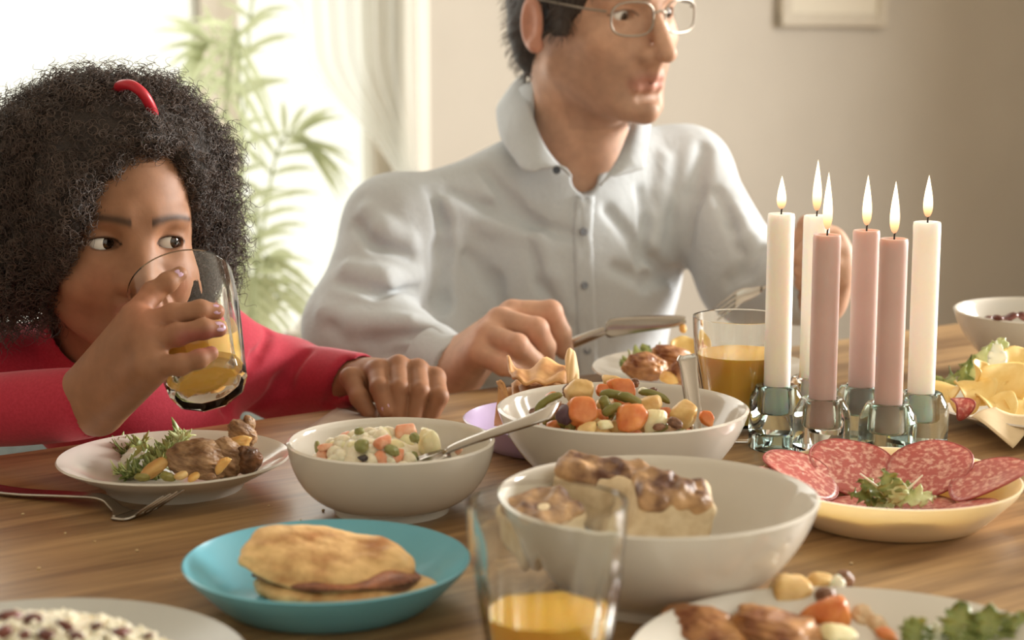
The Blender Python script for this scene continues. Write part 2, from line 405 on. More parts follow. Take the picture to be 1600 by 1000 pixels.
# picture on the back wall
cy = 2.2 - .02
pu = 2.97; pr = thing('picture', 'pale framed picture hanging high on the beige back wall', 'picture', R(pu, cy, 1.143), ROT)
bm = bmesh.new()
for c, s in (((0, 0, .019), (.43, .018, .038)), ((0, 0, .541), (.43, .025, .038)), ((-.196, 0, .28), (.038, .025, .56)), ((.196, 0, .28), (.038, .025, .56))): bx(bm, c, s, None, .003, 1)
from_bm('frame', bm, mat('pale_frame_wood', (206, 199, 184), .6, col2=(198, 190, 174), scale=20, stretch=(1, 6, 6)), pr, False)
box('mat_board', (0, .003, .28), (.37, .008, .5), mat('picture_mat_board', (222, 216, 200), .8), pr)
box('print', (0, -.002, .30), (.22, .006, .34), mat('faded_print', (196, 190, 172), .8, col2=(214, 206, 186), scale=14), pr)

# tied back white curtain by the right side of the big window
ys = np.linspace(-170, 338, 26); lx = np.interp(ys, [-170, 0, 90, 130, 170, 210, 260, 300, 338], [462, 468, 478, 500, 538, 575, 612, 632, 640]); rx = np.full(26, 652.)
g = []
for y, a, b in zip(ys, lx, rx):
    row = []
    for k, t in enumerate(np.linspace(0, 1, 41)):
        p = P(a + (b - a) * t, y, 4.05 + .05 * t); row.append(p + Wv * -.010 * sin(t * 44 + y * .004))
    g.append(row)
def cloth_sheer():
    m = bpy.data.materials.new('sheer_curtain_cloth'); m.use_nodes = True; nt = m.node_tree; N = nt.nodes; L = nt.links
    b = N['Principled BSDF']; b.inputs['Base Color'].default_value = (.86, .86, .82, 1); b.inputs['Roughness'].default_value = .9
    t = N.new('ShaderNodeBsdfTranslucent'); t.inputs[0].default_value = (.84, .85, .80, 1); mx = N.new('ShaderNodeMixShader'); mx.inputs[0].default_value = .6
    L.new(b.outputs[0], mx.inputs[1]); L.new(t.outputs[0], mx.inputs[2]); tr = N.new('ShaderNodeBsdfTransparent'); m2 = N.new('ShaderNodeMixShader'); m2.inputs[0].default_value = .68
    L.new(mx.outputs[0], m2.inputs[1]); L.new(tr.outputs[0], m2.inputs[2]); L.new(m2.outputs[0], N['Material Output'].inputs[0]); return m
cu = thing('curtain', 'white sheer curtain swept aside at the window edge behind the man', 'curtain', P(600, 100, 4.05))
o = sheet('cloth', g, cloth_sheer(), None, .001); setloc(o, P(600, 100, 4.05)); o.parent = cu; o.location = (0, 0, 0)
q = tube('tie_band', [P(652, 334, 4.07), P(640, 340, 4.02), P(628, 334, 4.06), P(640, 330, 4.11), P(652, 334, 4.08)], .007, TRIMW, None); setloc(q, P(600, 100, 4.05)); q.parent = cu; q.location = (0, 0, 0)

# white moulded chair far behind and a grey bench
def chair(loc, rz):
    WP = mat('white_plastic', (236, 233, 222), .35, col2=(232, 228, 217), scale=5)
    t = thing('moulded_chair', 'white moulded chair standing by the window behind the table', 'chair', loc, rz)
    g = []
    for t_ in np.linspace(0, 1, 14):
        row = []
        for s in np.linspace(-1, 1, 13):
            wd = .21 * (1 - .25 * max(0, t_ - .75) * 4 * .8); z = .40 + .27 * t_; y = .20 + .07 * t_ - .05 * (s * s)
            row.append((s * wd, y, z + .015 * (1 - s * s)))
        g.append(row)
    sheet('backrest', g, WP, t, .012)
    g = [[(s * .215, y, .40 - .02 * (1 - s * s) + .02 * (1 if y > .18 else 0)) for s in np.linspace(-1, 1, 11)] for y in np.linspace(-.21, .21, 11)]
    sheet('seat', g, WP, t, .014)
    for sx in (-1, 1):
        for sy in (-1, 1):
            tube('leg', [(sx * .15, sy * .15, .39), (sx * .2, sy * .2, 0)], [.016, .011], WP, t)
        tube('post', [(sx * .205, .225, .0), (sx * .205, .23, .55), (sx * .19, .24, .64)], [.017, .017, .012], WP, t)
    return t
chair((-.165, 2.98, 0), radians(180))
bn = thing('armchair', 'low grey upholstered armchair behind the girl', 'armchair', R(.02, .78, 0), ROT)
GREYU = mat('grey_upholstery', (112, 118, 114), .9, col2=(102, 108, 104), scale=90, bump=.2)
for nm, c, sz in (('seat', (0, -.02, .32), (.66, .50, .16)), ('backrest', (0, .26, .40), (.84, .12, .46)), ('armrest', (-.38, 0, .36), (.10, .52, .40)), ('armrest', (.38, 0, .36), (.10, .52, .40)), ('base', (0, 0, .17), (.80, .50, .12))):
    bm = bmesh.new(); bx(bm, c, sz, None, .03, 3); from_bm(nm, bm, GREYU, bn)
for sx in (-1, 1):
    for sy in (-1, 1): tube('leg', [(sx * .34, sy * .2, .12), (sx * .35, sy * .21, 0)], [.02, .014], TRIMW, bn)

# palm in a pot near the window
def leaf_mat():
    m = bpy.data.materials.new('palm_leaf'); m.use_nodes = True; nt = m.node_tree; N = nt.nodes; L = nt.links; b = N['Principled BSDF']
    nz = N.new('ShaderNodeTexNoise'); nz.inputs['Scale'].default_value = 25; rp = N.new('ShaderNodeValToRGB'); rp.color_ramp.elements[0].color = rgba(lin((176, 184, 146))); rp.color_ramp.elements[1].color = rgba(lin((200, 206, 172)))  # leaf greens paled so the colour itself carries the window's veiling glare
    L.new(nz.outputs['Fac'], rp.inputs[0]); L.new(rp.outputs[0], b.inputs['Base Color']); t = N.new('ShaderNodeBsdfTranslucent'); L.new(rp.outputs[0], t.inputs[0])
    mx = N.new('ShaderNodeMixShader'); mx.inputs[0].default_value = .6; L.new(b.outputs[0], mx.inputs[1]); L.new(t.outputs[0], mx.inputs[2]); L.new(mx.outputs[0], N['Material Output'].inputs[0]); return m
PLEAF = leaf_mat()
pl = thing('potted_palm', 'tall potted palm with arching feathery fronds in front of the window', 'plant', P(392, 560, 3.55) * np.array([1, 1, 0]))
pot = [(0, 0), (.11, 0), (.115, .01), (.14, .26), (.15, .265), (.15, .29), (.135, .29), (.13, .26), (0, .255)]
lathe('pot', pot, mat('clay_pot', (196, 188, 174), .7, col2=(186, 178, 164), scale=12), pl, 40)
base = P(392, 560, 3.55)
def frond(p0, p1, p2, n=15, L=.17, wd=.0065, seed=0):
    r = random.Random(seed); c = spline([p0, p1, p2], 30); v = []; f = []
    for i, p in enumerate(c):                                     # rachis
        for a in range(4): v.append(p + .003 * np.array([cos(a * pi / 2), sin(a * pi / 2), 0]))
    for i in range(29):
        for a in range(4): f.append((i * 4 + a, i * 4 + (a + 1) % 4, i * 4 + 4 + (a + 1) % 4, i * 4 + 4 + a))
    for k in range(n):
        t = .25 + .75 * k / n; i = int(t * 29); p = c[i]; tg = c[min(i + 1, 29)] - c[max(i - 1, 0)]; tg = tg / np.linalg.norm(tg)
        sd = np.cross(tg, (0, 1, .2)); sd /= np.linalg.norm(sd)
        for sgn in (-1, 1):
            d = sgn * sd * .75 + tg * .75 + np.array([0, sgn * .25, -.12]); l = L * (1 - .45 * abs(t - .55)) * r.uniform(.8, 1.1); b0 = len(v)
            nrm = np.cross(d, tg); nrm /= np.linalg.norm(nrm)
            for s in np.linspace(0, 1, 5):
                q = p + d * l * s + np.array([0, 0, -.35 * l * s * s]); h = wd * (sin(pi * min(1, .12 + .88 * s)) + .02)
                e = np.cross(nrm, d); e /= np.linalg.norm(e); v += [q - e * h, q + e * h]
            for s in range(4): f.append((b0 + 2 * s, b0 + 2 * s + 1, b0 + 2 * s + 3, b0 + 2 * s + 2))
    o = pyd('frond', v, f, PLEAF); setloc(o, base * np.array([1, 1, 0])); o.parent = pl; o.location = (0, 0, 0); return o
for i, (m1, e1, dy) in enumerate([((352, 120), (318, 60), .0), ((390, 40), (420, -60), .1), ((372, 60), (350, 190), -.05), ((430, 250), (475, 205), .0),
                                 ((400, 330), (336, 345), -.1), ((380, 380), (350, 455), .0), ((415, 400), (436, 470), -.08), ((400, 420), (395, 500), -.15)]):
    frond(base + np.array([.01 * (i - 4), 0, -.0]), P(m1[0], m1[1], 3.55 + dy), P(e1[0], e1[1], 3.55 + dy * 2), n=11, seed=i, L=.14)
tube('stem', [base * np.array([1, 1, 0]) + np.array([0, 0, .25]), base], .02, mat('palm_stem', (120, 110, 80), .8, col2=(100, 92, 66), scale=30), None)
o = bpy.data.objects['stem']; setloc(o, base * np.array([1, 1, 0])); o.parent = pl; o.location = (0, 0, 0)

# ================================================================ the table
tb = thing('dining_table', 'long oiled oak dining table laid with many dishes', 'table', R(.35, -.47, 0), ROT)
bm = bmesh.new(); bx(bm, (0, 0, TZ - .0175), (2.3, .98, .035), None, .006, 3); from_bm('tabletop', bm, WOOD, tb)
for sx in (-1, 1):
    for sy in (-1, 1):
        bm = bmesh.new(); bx(bm, (sx * 1.08, sy * .42, (TZ - .035) / 2), (.07, .07, TZ - .035), None, .006, 2); from_bm('leg', bm, WOOD, tb)
for sy in (-1, 1):
    bm = bmesh.new(); bx(bm, (0, sy * .42, TZ - .075), (2.09, .025, .08), None, .003, 1); from_bm('apron', bm, WOOD, tb)

# ================================================================ dishes
def bowl_prof(r, h, foot, t=.0045, bulge=.5, n=16, fh=.006):
    o = [(0, .003), (foot - .006, .003), (foot - .005, 0), (foot, 0), (foot + .001, fh)]
    for i in range(1, n + 1):
        a = i / n; x = foot + (r - foot) * sin(a * pi / 2) ** (1.0 if bulge else 1); z = fh + (h - fh) * (1 - cos(a * pi / 2)) ** .92
        x = foot + (r - foot) * (a * (1 - bulge) + bulge * sin(a * pi / 2)); z = fh + (h - fh) * (a * (1 - bulge) + bulge * (1 - cos(a * pi / 2)))
        o.append((x, z))
    inn = []
    for (x, z), (x2, z2) in zip(o[5:], o[4:-1]):
        d = np.array([x - x2, z - z2]); d /= np.linalg.norm(d); inn.append((x - d[1] * t, z + d[0] * t * .7))
    inn[-1] = (r - t, h - .0008)
    return o + [(r - t * .5, h + .0012)] + inn[::-1] + [(0, fh + .003)]
def at_table(px, py, z): p = T(px, py, z); return Vector((p[0], p[1], TZ))
SHADES = {}
def bowl(px, py, r, h, foot, label, bulge=.55, m=WHITE, name='serving_bowl', cat='bowl', group=None, t=.0045):
    o = lathe(name, bowl_prof(r, h, foot, t, bulge), m, None, 96); o.location = at_table(px, py, h); tag(o, label, cat, group); return o
big = bowl(1026, 772, .105, .070, .052, 'large white serving bowl with browned bread chunks, nearest the camera')
stew = bowl(973, 636, .101, .070, .046, 'wide white bowl full of carrot and bean stew')
salad = bowl(611, 688, .0805, .055, .045, 'small deep white bowl of creamy potato salad', .85)
far = bowl(1637, 486, .100, .070, .046, 'white bowl at the far end of the table beyond the crisps')
def plate_prof(r, h, foot, t=.004, rim=.35):
    a = [(0, .002), (foot - .005, .002), (foot - .004, 0), (foot, 0), (foot + .004, h * .25), (foot + (r - foot) * .5, h * .55), (r - .002, h - .002), (r, h - .0005), (r - .001, h + .001)]
    b = [(r - .006, h - .0012), (foot + (r - foot) * .55, h * .55 + t * .7), (foot + (r - foot) * .2, h * .28 + t * .75), (foot - .004, h * .2 + t * .6), (0, h * .2 + t * .5)]
    return a + b
def plate(px, py, r, h, foot, label, m=WHITE, name='plate', group=None, t=.004):
    o = lathe(name, plate_prof(r, h, foot, t), m, None, 96); o.location = at_table(px, py, h); return tag(o, label, 'plate', group)
girl_plate = plate(272, 713, .094, .026, .055, 'white plate of meat and frisee in front of the girl')
man_plate = plate(1100, 574, .118, .022, .07, 'white plate of roast meat in front of the man')
CREAM = mat('warm_white_glaze', (218, 210, 196), .2, col2=(208, 200, 186), scale=5)
right_plate = plate(1652, 628, .125, .020, .078, 'pale plate heaped with crisps at the right edge', CREAM)
front_plate = plate(1352, 1034, .130, .026, .08, 'white plate of meat, potatoes and lettuce at the bottom right corner')
GREYG = mat('frosted_grey_glass', (214, 214, 208), .25, trans=.3, col2=(206, 206, 200), scale=8)
rice_plate = plate(30, 1050, .125, .022, .08, 'greyish frosted glass plate in the bottom left corner', GREYG)
BLUE = mat('turquoise_plastic', (122, 190, 208), .22, col2=(114, 184, 203), scale=5, trans=.0, ior=1.4)
def tray_prof(r, h, foot):
    return [(0, 0), (foot, 0), (foot + .006, .002), (foot + (r - foot) * .45, h * .32), (r - .003, h * .82), (r, h), (r - .0015, h + .0008), (r - .005, h * .83), (foot + (r - foot) * .42, h * .34 + .003), (foot + .003, .0045), (foot - .004, .0035), (0, .0035)]
blue = lathe('plate', tray_prof(.093, .029, .062), BLUE, None, 96); blue.location = at_table(511, 873, .029); tag(blue, 'turquoise blue plastic plate holding a folded flatbread', 'plate')
LILAC = mat('lilac_plastic', (206, 186, 222), .25, col2=(200, 180, 218), scale=5, trans=.15)
lil = lathe('plate', tray_prof(.082, .027, .055), LILAC, None, 80); lil.location = at_table(866, 652, .027); tag(lil, 'lilac purple plastic plate half hidden behind the stew bowl', 'plate')
YEL = mat('cream_translucent_plastic', (248, 212, 172), .22, col2=(246, 206, 162), scale=5, sss=.7, sssr=(.012, .010, .008), ior=1.3)
sal_plate = lathe('plate', tray_prof(.098, .033, .064), YEL, None, 96); sal_plate.location = at_table(1391, 745, .033); tag(sal_plate, 'translucent cream plate covered with salami slices', 'plate')

# ---------------------------------------------------------------- tumblers
def tumbler(label, level, matj, H=.112, r=.044):
    t = thing('tumbler', label, 'glass', (0, 0, 0))
    rb = .031
    zs = np.array([0, .003, .012, .03, .055, .070, .080, .095, H - .001, H])
    ro = np.interp(zs, [0, .003, .012, .070, .085, H], [rb - .003, rb, rb + .001, r - .0035, r - .001, r])
    out = list(zip(ro, zs)); fo = list(np.interp(zs, [0, .066, .084, H], [1, 1, 0, 0]))
    zi = np.array([H - .0005, .095, .080, .055, .03, .016, .0125, .011]); th = np.interp(zi, [0, .02, .06, .09, H], [.006, .0042, .003, .0022, .0018])
    ri = np.interp(zi, zs, ro) - th; ri[-1] = 0; ri[-2] *= .86
    prof = [(0, 0)] + out + list(zip(ri, zi)); fc = [0] + fo + list(np.interp(zi, [0, .066, .084, H], [.55, .55, 0, 0]))
    lathe('glass_body', prof, CLEAR, t, 120, fc, 10)
    t['_ri'] = [float(x) for x in ri]; t['_zi'] = [float(x) for x in zi]
    return t
def juice_solid(t, zmax, tilt=None, inset=.0006):
    """the juice: inner wall lathe cut by the level plane (p, n in the glass's own axes)"""
    zi = list(t['_zi'])[::-1]; ri = list(t['_ri'])[::-1]; del t['_ri']; del t['_zi']
    prof = [(0, zi[0] + inset)] + [(max(r - inset, .001), z + (inset if i < 2 else 0)) for i, (r, z) in enumerate(zip(ri, zi)) if i > 0 and z < .1]
    fc = [0] + list(np.interp([z for _, z in prof[1:]], [0, .066, .084, .12], [.55, .55, 0, 0]))
    prof.append((0, prof[-1][1])); fc.append(0)
    v, f = lathe_v(prof, 120, fc, 10); bm = bmesh.new(); vs = [bm.verts.new(x) for x in v]
    for q in f: bm.faces.new([vs[i] for i in q])
    bmesh.ops.remove_doubles(bm, verts=bm.verts, dist=1e-6)
    p, n = ((0, 0, zmax), (0, 0, 1)) if tilt is None else tilt
    r = bmesh.ops.bisect_plane(bm, geom=bm.verts[:] + bm.edges[:] + bm.faces[:], plane_co=p, plane_no=n, clear_outer=True)
    ed = [e for e in r['geom_cut'] if isinstance(e, bmesh.types.BMEdge)]
    bmesh.ops.holes_fill(bm, edges=[e for e in bm.edges if e.is_boundary], sides=0)
    o = from_bm('juice', bm, JUICE, t, False); o['label'] = 'cloudy orange juice'; return o
JUICE = mat('orange_juice', (255, 202, 92), .12, col2=(255, 194, 82), scale=40, sss=.3, sssr=(.012, .006, .002))
gf = tumbler('nearest tumbler, blurred, with a little orange juice', .05, JUICE); gf.location = at_table(855, 783, .112); gf.rotation_euler = (0, 0, .15); juice_solid(gf, .050)
gb = tumbler('tumbler half full of orange juice behind the stew bowl', .075, JUICE); gb.location = at_table(1158, 494, .112); gb.rotation_euler = (0, 0, .3); juice_solid(gb, .078)

# ---------------------------------------------------------------- candles in glass holders
WAXW = mat('white_wax', (255, 248, 238), .45, col2=(255, 250, 242), scale=25, sss=.8, sssr=(.02, .012, .008))
WAXP = mat('dusky_pink_wax', (202, 176, 168), .45, col2=(208, 182, 174), scale=25, sss=.5, sssr=(.015, .007, .005))
WICK = mat('burnt_wick', (46, 38, 32), .9, col2=(60, 50, 42), scale=200)
def flame_mat():
    m = bpy.data.materials.new('candle_flame'); m.use_nodes = True; nt = m.node_tree; N = nt.nodes; L = nt.links
    N.remove(N['Principled BSDF']); e = N.new('ShaderNodeEmission'); tc = N.new('ShaderNodeTexCoord'); sx = N.new('ShaderNodeSeparateXYZ')
    L.new(tc.outputs['Generated'], sx.inputs[0]); r = N.new('ShaderNodeValToRGB'); el = r.color_ramp.elements
    el[0].position = 0; el[0].color = (.42, .17, .09, 1); el[1].position = .34; el[1].color = (1.0, .80, .50, 1)
    q = el.new(.16); q.color = (.85, .42, .18, 1); q = el.new(.75); q.color = (1.0, .86, .62, 1)
    L.new(sx.outputs[2], r.inputs[0]); L.new(r.outputs[0], e.inputs[0]); e.inputs[1].default_value = 2.2; L.new(e.outputs[0], N['Material Output'].inputs[0]); return m
FLAME = flame_mat()
def holder(loc, m, label):
    pr = [(0, .016), (.017, .016), (.019, .014), (.019, .001), (.020, 0), (.0235, 0), (.0245, .0015), (.0245, .040), (.0238, .046), (.0185, .0565), (.0165, .0575), (.0128, .0575), (.0124, .056), (.0124, .034), (.011, .032), (0, .032)]
    o = lathe('candle_holder', pr, m, None, 64); o.location = loc; tag(o, label, 'candle holder'); return o
def candle(loc, L, m, label, fl_h, dx=0, seed=0):
    t = thing('candle', label, 'candle', loc); r = .0118
    def wob(a, i): return 1 + (.012 * sin(a * 3 + seed) + .012 * sin(a * 7 + seed * 2)) * (1 if i > 5 else .15)
    pr = [(0, 0), (r * .96, 0), (r, .001), (r, L * .3), (r, L * .6), (r * 1.0, L - .012), (r * 1.01, L - .003), (r * .97, L), (r * .88, L + .0004), (r * .6, L - .0022), (0, L - .003)]
    lathe('wax', pr, m, t, 40, None, 10, wob)
    tube('wick', [(0, 0, L - .004), (.0002, 0, L + .003), (.0008 + dx, 0, L + .0065)], .0008, WICK, t, 6)
    z0 = L + .004; pf = [(0, z0)]
    for a in np.linspace(.04, 1, 18): pf.append((max(.0, .0043 * (sin(pi * a ** .62) ** .85) * (1.06 - .3 * a)), z0 + fl_h * a))
    pf[-1] = (0, z0 + fl_h)
    fl = lathe('flame', pf, FLAME, t, 24); fl.location = (dx, 0, 0)
    return t
HZ = .0575
for i, (px, bot, top, ft, wx, hm, lab, hl) in enumerate([
        (1214, 601, 334, 277, WAXW, AQUA, 'leftmost white candle, standing in the aqua glass holder', 'aqua glass candle holder, the leftmost of the cluster'),
        (1269, 588, 337, 252, WAXW, CLEAR, 'white candle at the back, partly hidden behind the shortest pink candle', 'clear glass candle holder at the back of the cluster'),
        (1285, 621, 367, 272, WAXP, CLEAR, 'dusky pink candle in the clear holder, overlapping the white candle behind it', 'clear glass candle holder in the front row of the cluster'),
        (1346, 602, 360, 276, WAXP, AQUA, 'dusky pink candle standing in the middle of the back row', 'aqua glass candle holder in the middle of the back row'),
        (1388, 629, 373, 286, WAXP, GREY_GREEN, 'dusky pink candle in the grey-green holder nearest the salami', 'grey-green glass candle holder nearest the salami plate'),
        (1439, 612, 347, 276, WAXW, GREY_GREEN, 'rightmost white candle, beside the plate of crisps', 'grey-green glass candle holder, the rightmost of the cluster')]):
    p = at_table(px, bot, HZ); Y = p[1]
    holder(p, hm, hl); q = P(px, top, Y); L = q[2] - (TZ + .033)
    candle((p[0], p[1], TZ + .033), L, wx, lab, (top - 6 - ft) * Y / FPX * 1.03, 0.0, i + 1)

# ---------------------------------------------------------------- cutlery
def cutlery_sheet(name, cl, widths, m, parent, thick, side, dish=None):
    """flat ware: centreline points, half widths, sideways unit vector"""
    c = np.array(cl, float); side = np.array(side, float); side /= np.linalg.norm(side); n = len(c)
    tg = np.gradient(c, axis=0); tg /= np.linalg.norm(tg, axis=1)[:, None]
    g = []
    for i in range(n):
        up = np.cross(side, tg[i]); row = []
        for s in np.linspace(-1, 1, 9):
            row.append(c[i] + side * s * widths[i] - up * (dish[i] if dish is not None else 0) * (1 - s * s))
        g.append(row)
    return sheet(name, g, m, parent, thick)
def place(o, root):                                     # a child built in world space, moved under its Empty
    setloc(o, root.location); o.parent = root; o.location = (0, 0, 0); return o
# fork beside the girl's plate: handle to the left, tines up at the right
pts = spline([T(-80, 752, .002), T(20, 768, .003), T(110, 773, .006), T(158, 777, .010), T(177, 790, .006), T(192, 804, .002)], 26); root = thing('fork', 'steel dinner fork lying beside the girl\'s plate, tines up', 'fork', T(192, 804, 0))
d = pts[-1] - pts[0]; side = np.array([-d[1], d[0], 0]); wdt = np.interp(np.linspace(0, 1, 26), [0, .25, .7, .88, 1], [.011, .0085, .0042, .006, .0115])
place(cutlery_sheet('handle', pts, wdt, STEEL, None, .0022, side), root)
sd = side / np.linalg.norm(side); a0 = pts[-1]; pts2 = spline([a0, T(212, 806, .0015), T(232, 797, .004)], 10)
place(cutlery_sheet('neck', pts2, np.full(10, .0128), STEEL, None, .002, side, np.linspace(0, -.002, 10)), root)
for k in range(4):
    o3 = sd * (k - 1.5) * .0078
    p = spline([pts2[-2] + o3, T(248, 786, .013) + o3, T(272, 770, .022) + o3], 10)
    place(tube('tine', p, np.linspace(.0013, .0007, 10), STEEL, None, 6), root)
# spoon standing out of the potato salad
b0 = np.array(salad.location) + np.array([.020, -.012, .046]); root = thing('serving_spoon', 'steel spoon with a flared handle resting in the potato salad', 'spoon', b0)
h = [P(700, 705, 1.262), P(714, 698, 1.262), P(760, 681, 1.262), P(810, 664, 1.265), P(842, 652, 1.268), P(862, 643, 1.275), P(870, 636, 1.285)]
pts = spline(h, 30); wdt = np.interp(np.linspace(0, 1, 30), [0, .15, .5, .75, .9, 1], [.003, .0035, .0055, .008, .0095, .006])
place(cutlery_sheet('handle', pts, wdt, STEEL, None, .003, (.35, .75, .55), np.full(30, .0012)), root)
tip = spline([h[0], h[0] + np.array([-.015, 0, -.006]), h[0] + np.array([-.032, 0, -.012]), h[0] + np.array([-.052, 0, -.012])], 14)
place(cutlery_sheet('spoon_bowl', tip, .019 * np.sqrt(np.clip(1 - np.linspace(-1, 1, 14) ** 2, .02, 1)), STEEL, None, .0015, (0, 1, 0), np.full(14, .006)), root)
# spoon standing in the stew
root = thing('serving_spoon', 'steel spoon standing upright in the carrot and bean stew', 'spoon', P(1088, 668, 1.36))
h = [P(1092, 690, 1.345), P(1088, 660, 1.352), P(1082, 620, 1.365), P(1077, 580, 1.38), P(1075, 563, 1.386), P(1074, 554, 1.388)]
pts = spline(h, 26); wdt = np.interp(np.linspace(0, 1, 26), [0, .3, .6, .85, 1], [.004, .006, .0075, .0092, .006])
place(cutlery_sheet('handle', pts, wdt, STEEL, None, .003, (.93, .36, .05), np.full(26, .0018)), root)
tip = spline([h[0], h[0] + np.array([-.012, .003, -.008]), h[0] + np.array([-.026, .007, -.011]), h[0] + np.array([-.040, .011, -.009])], 12)
place(cutlery_sheet('spoon_bowl', tip, .017 * np.sqrt(np.clip(1 - np.linspace(-1, 1, 12) ** 2, .02, 1)), STEEL, None, .0015, (.25, .95, 0), np.full(12, .005)), root)

# napkins
NAP = mat('taupe_paper', (176, 156, 140), .85, col2=(168, 148, 132), scale=60, bump=.2)
def flat_quad(name, pts, m, label, cat, lift=.0012, rip=.0012):
    g = []; a, b, c, d = [np.array(x) for x in pts]
    for i in np.linspace(0, 1, 12):
        row = []
        for j in np.linspace(0, 1, 12):
            p = (a * (1 - i) + d * i) * (1 - j) + (b * (1 - i) + c * i) * j; p = p + np.array([0, 0, lift + rip * (1 + sin(i * 7 + j * 5))]); row.append(p)
        g.append(row)
    o = sheet(name, g, m, None, .0009); setloc(o, pts[0]); tag(o, label, cat); return o
flat_quad('napkin', [T(527, 640), T(436, 702), T(560, 745), T(640, 672)], NAP, 'folded taupe paper napkin under the potato salad bowl', 'napkin', rip=.0005)
# crumbs
CR = mat('bread_crumb', (214, 190, 150), .9, col2=(196, 168, 124), scale=200)
v, f = blob_v((.0014, .0011, .0009), 3, .3, 2, 2); me = bpy.data.meshes.new('crumb'); me.from_pydata([tuple(x) for x in v], [], f); me.materials.append(CR)
for i, (px, py) in enumerate([(36, 803), (102, 833), (214, 860), (274, 906), (60, 888), (345, 850), (148, 846), (505, 797), (470, 812), (1330, 880), (420, 790)]):
    o = bpy.data.objects.new('crumb', me); C.objects.link(o); p = T(px, py, .0008); o.location = p; o.rotation_euler = (0, 0, i); o.scale = [rnd.uniform(.7, 1.3)] * 3
    tag(o, 'tiny pale bread crumb on the bare oak tabletop', 'crumb', 'bread crumbs on the table')
# ================================================================ food
def fm(name, a, b, **k): return mat(name, a, k.pop('rough', .45), col2=b, **k)
MEAT = fm('braised_meat', (122, 88, 60), (196, 158, 118), scale=55, bump=.9, bscale=160, dist=.002, stretch=(1, 1, 2.5), sss=.15, lo=.36, hi=.66)
CHAR = fm('charred_meat', (62, 40, 28), (142, 96, 62), scale=70, bump=.9, bscale=150, dist=.002, rough=.38)
ROAST = fm('roast_skin', (122, 66, 38), (204, 150, 96), scale=45, bump=.7, bscale=130, dist=.002, rough=.38, sss=.1)
PALEMEAT = fm('pale_roast_meat', (198, 164, 124), (226, 200, 164), scale=80, bump=.6, bscale=200, dist=.001, sss=.2)
FAT = fm('golden_fat', (222, 168, 92), (238, 196, 122), scale=60, bump=.3, sss=.3, rough=.3)
POTATO = fm('boiled_potato', (206, 166, 100), (232, 200, 140), scale=60, bump=.4, bscale=150, sss=.3, rough=.4)
POTW = fm('pale_potato', (236, 222, 170), (246, 236, 196), scale=60, bump=.4, bscale=150, sss=.3, rough=.4)
CARROT = fm('cooked_carrot', (206, 112, 56), (228, 150, 88), scale=70, bump=.3, sss=.3, rough=.3)
CARROTP = fm('creamy_carrot', (226, 140, 100), (240, 190, 160), scale=70, bump=.4, sss=.3, rough=.4)
BEAN = fm('green_bean', (112, 112, 54), (148, 140, 76), scale=50, bump=.3, sss=.15, rough=.3)
PEA = fm('dull_green_pea', (128, 130, 74), (156, 154, 100), scale=90, bump=.2, sss=.15, rough=.35)
CREAMF = fm('creamy_dressing', (226, 212, 182), (242, 232, 208), scale=80, bump=.7, bscale=160, dist=.002, sss=.3, rough=.35)
SAUCE = fm('stew_sauce', (112, 78, 44), (164, 124, 76), scale=60, bump=.6, bscale=140, dist=.002, rough=.3)
BEEF = fm('beef_bit', (104, 70, 52), (158, 116, 90), scale=80, bump=.7, bscale=200, dist=.001, rough=.4)
LEAFG = fm('lettuce_green', (100, 118, 58), (166, 174, 104), scale=60, rough=.4, sss=.1)
LEAFP = fm('lettuce_pale', (190, 200, 130), (222, 226, 176), scale=50, rough=.4, sss=.1)
ONION = fm('white_rib', (226, 226, 200), (240, 240, 222), scale=40, rough=.3, sss=.3)
CRISP = fm('potato_crisp', (232, 194, 112), (244, 214, 142), scale=50, bump=.3, rough=.45)
TOAST = fm('toasted_flatbread', (176, 120, 66), (224, 176, 118), scale=32, bump=.4, rough=.6)
PANC = fm('griddled_flatbread', (172, 112, 58), (236, 194, 132), scale=46, bump=1.0, bscale=120, dist=.0015, rough=.55, lo=.3, hi=.6)
FILL = fm('brown_filling', (108, 56, 36), (176, 108, 70), scale=80, bump=.8, bscale=160, dist=.002)
CRUMB = fm('pale_crumb', (214, 190, 152), (230, 210, 176), scale=110, bump=.7, bscale=260, dist=.001, rough=.8)
CRUST = fm('browned_crust', (92, 54, 34), (200, 158, 112), scale=48, bump=.9, bscale=130, dist=.003, rough=.5, lo=.38, hi=.64)
BEANR = fm('dark_red_bean', (84, 42, 36), (124, 70, 58), scale=60, rough=.3)
RICE = fm('rice_grain', (226, 214, 186), (240, 232, 210), scale=60, rough=.5, sss=.2)

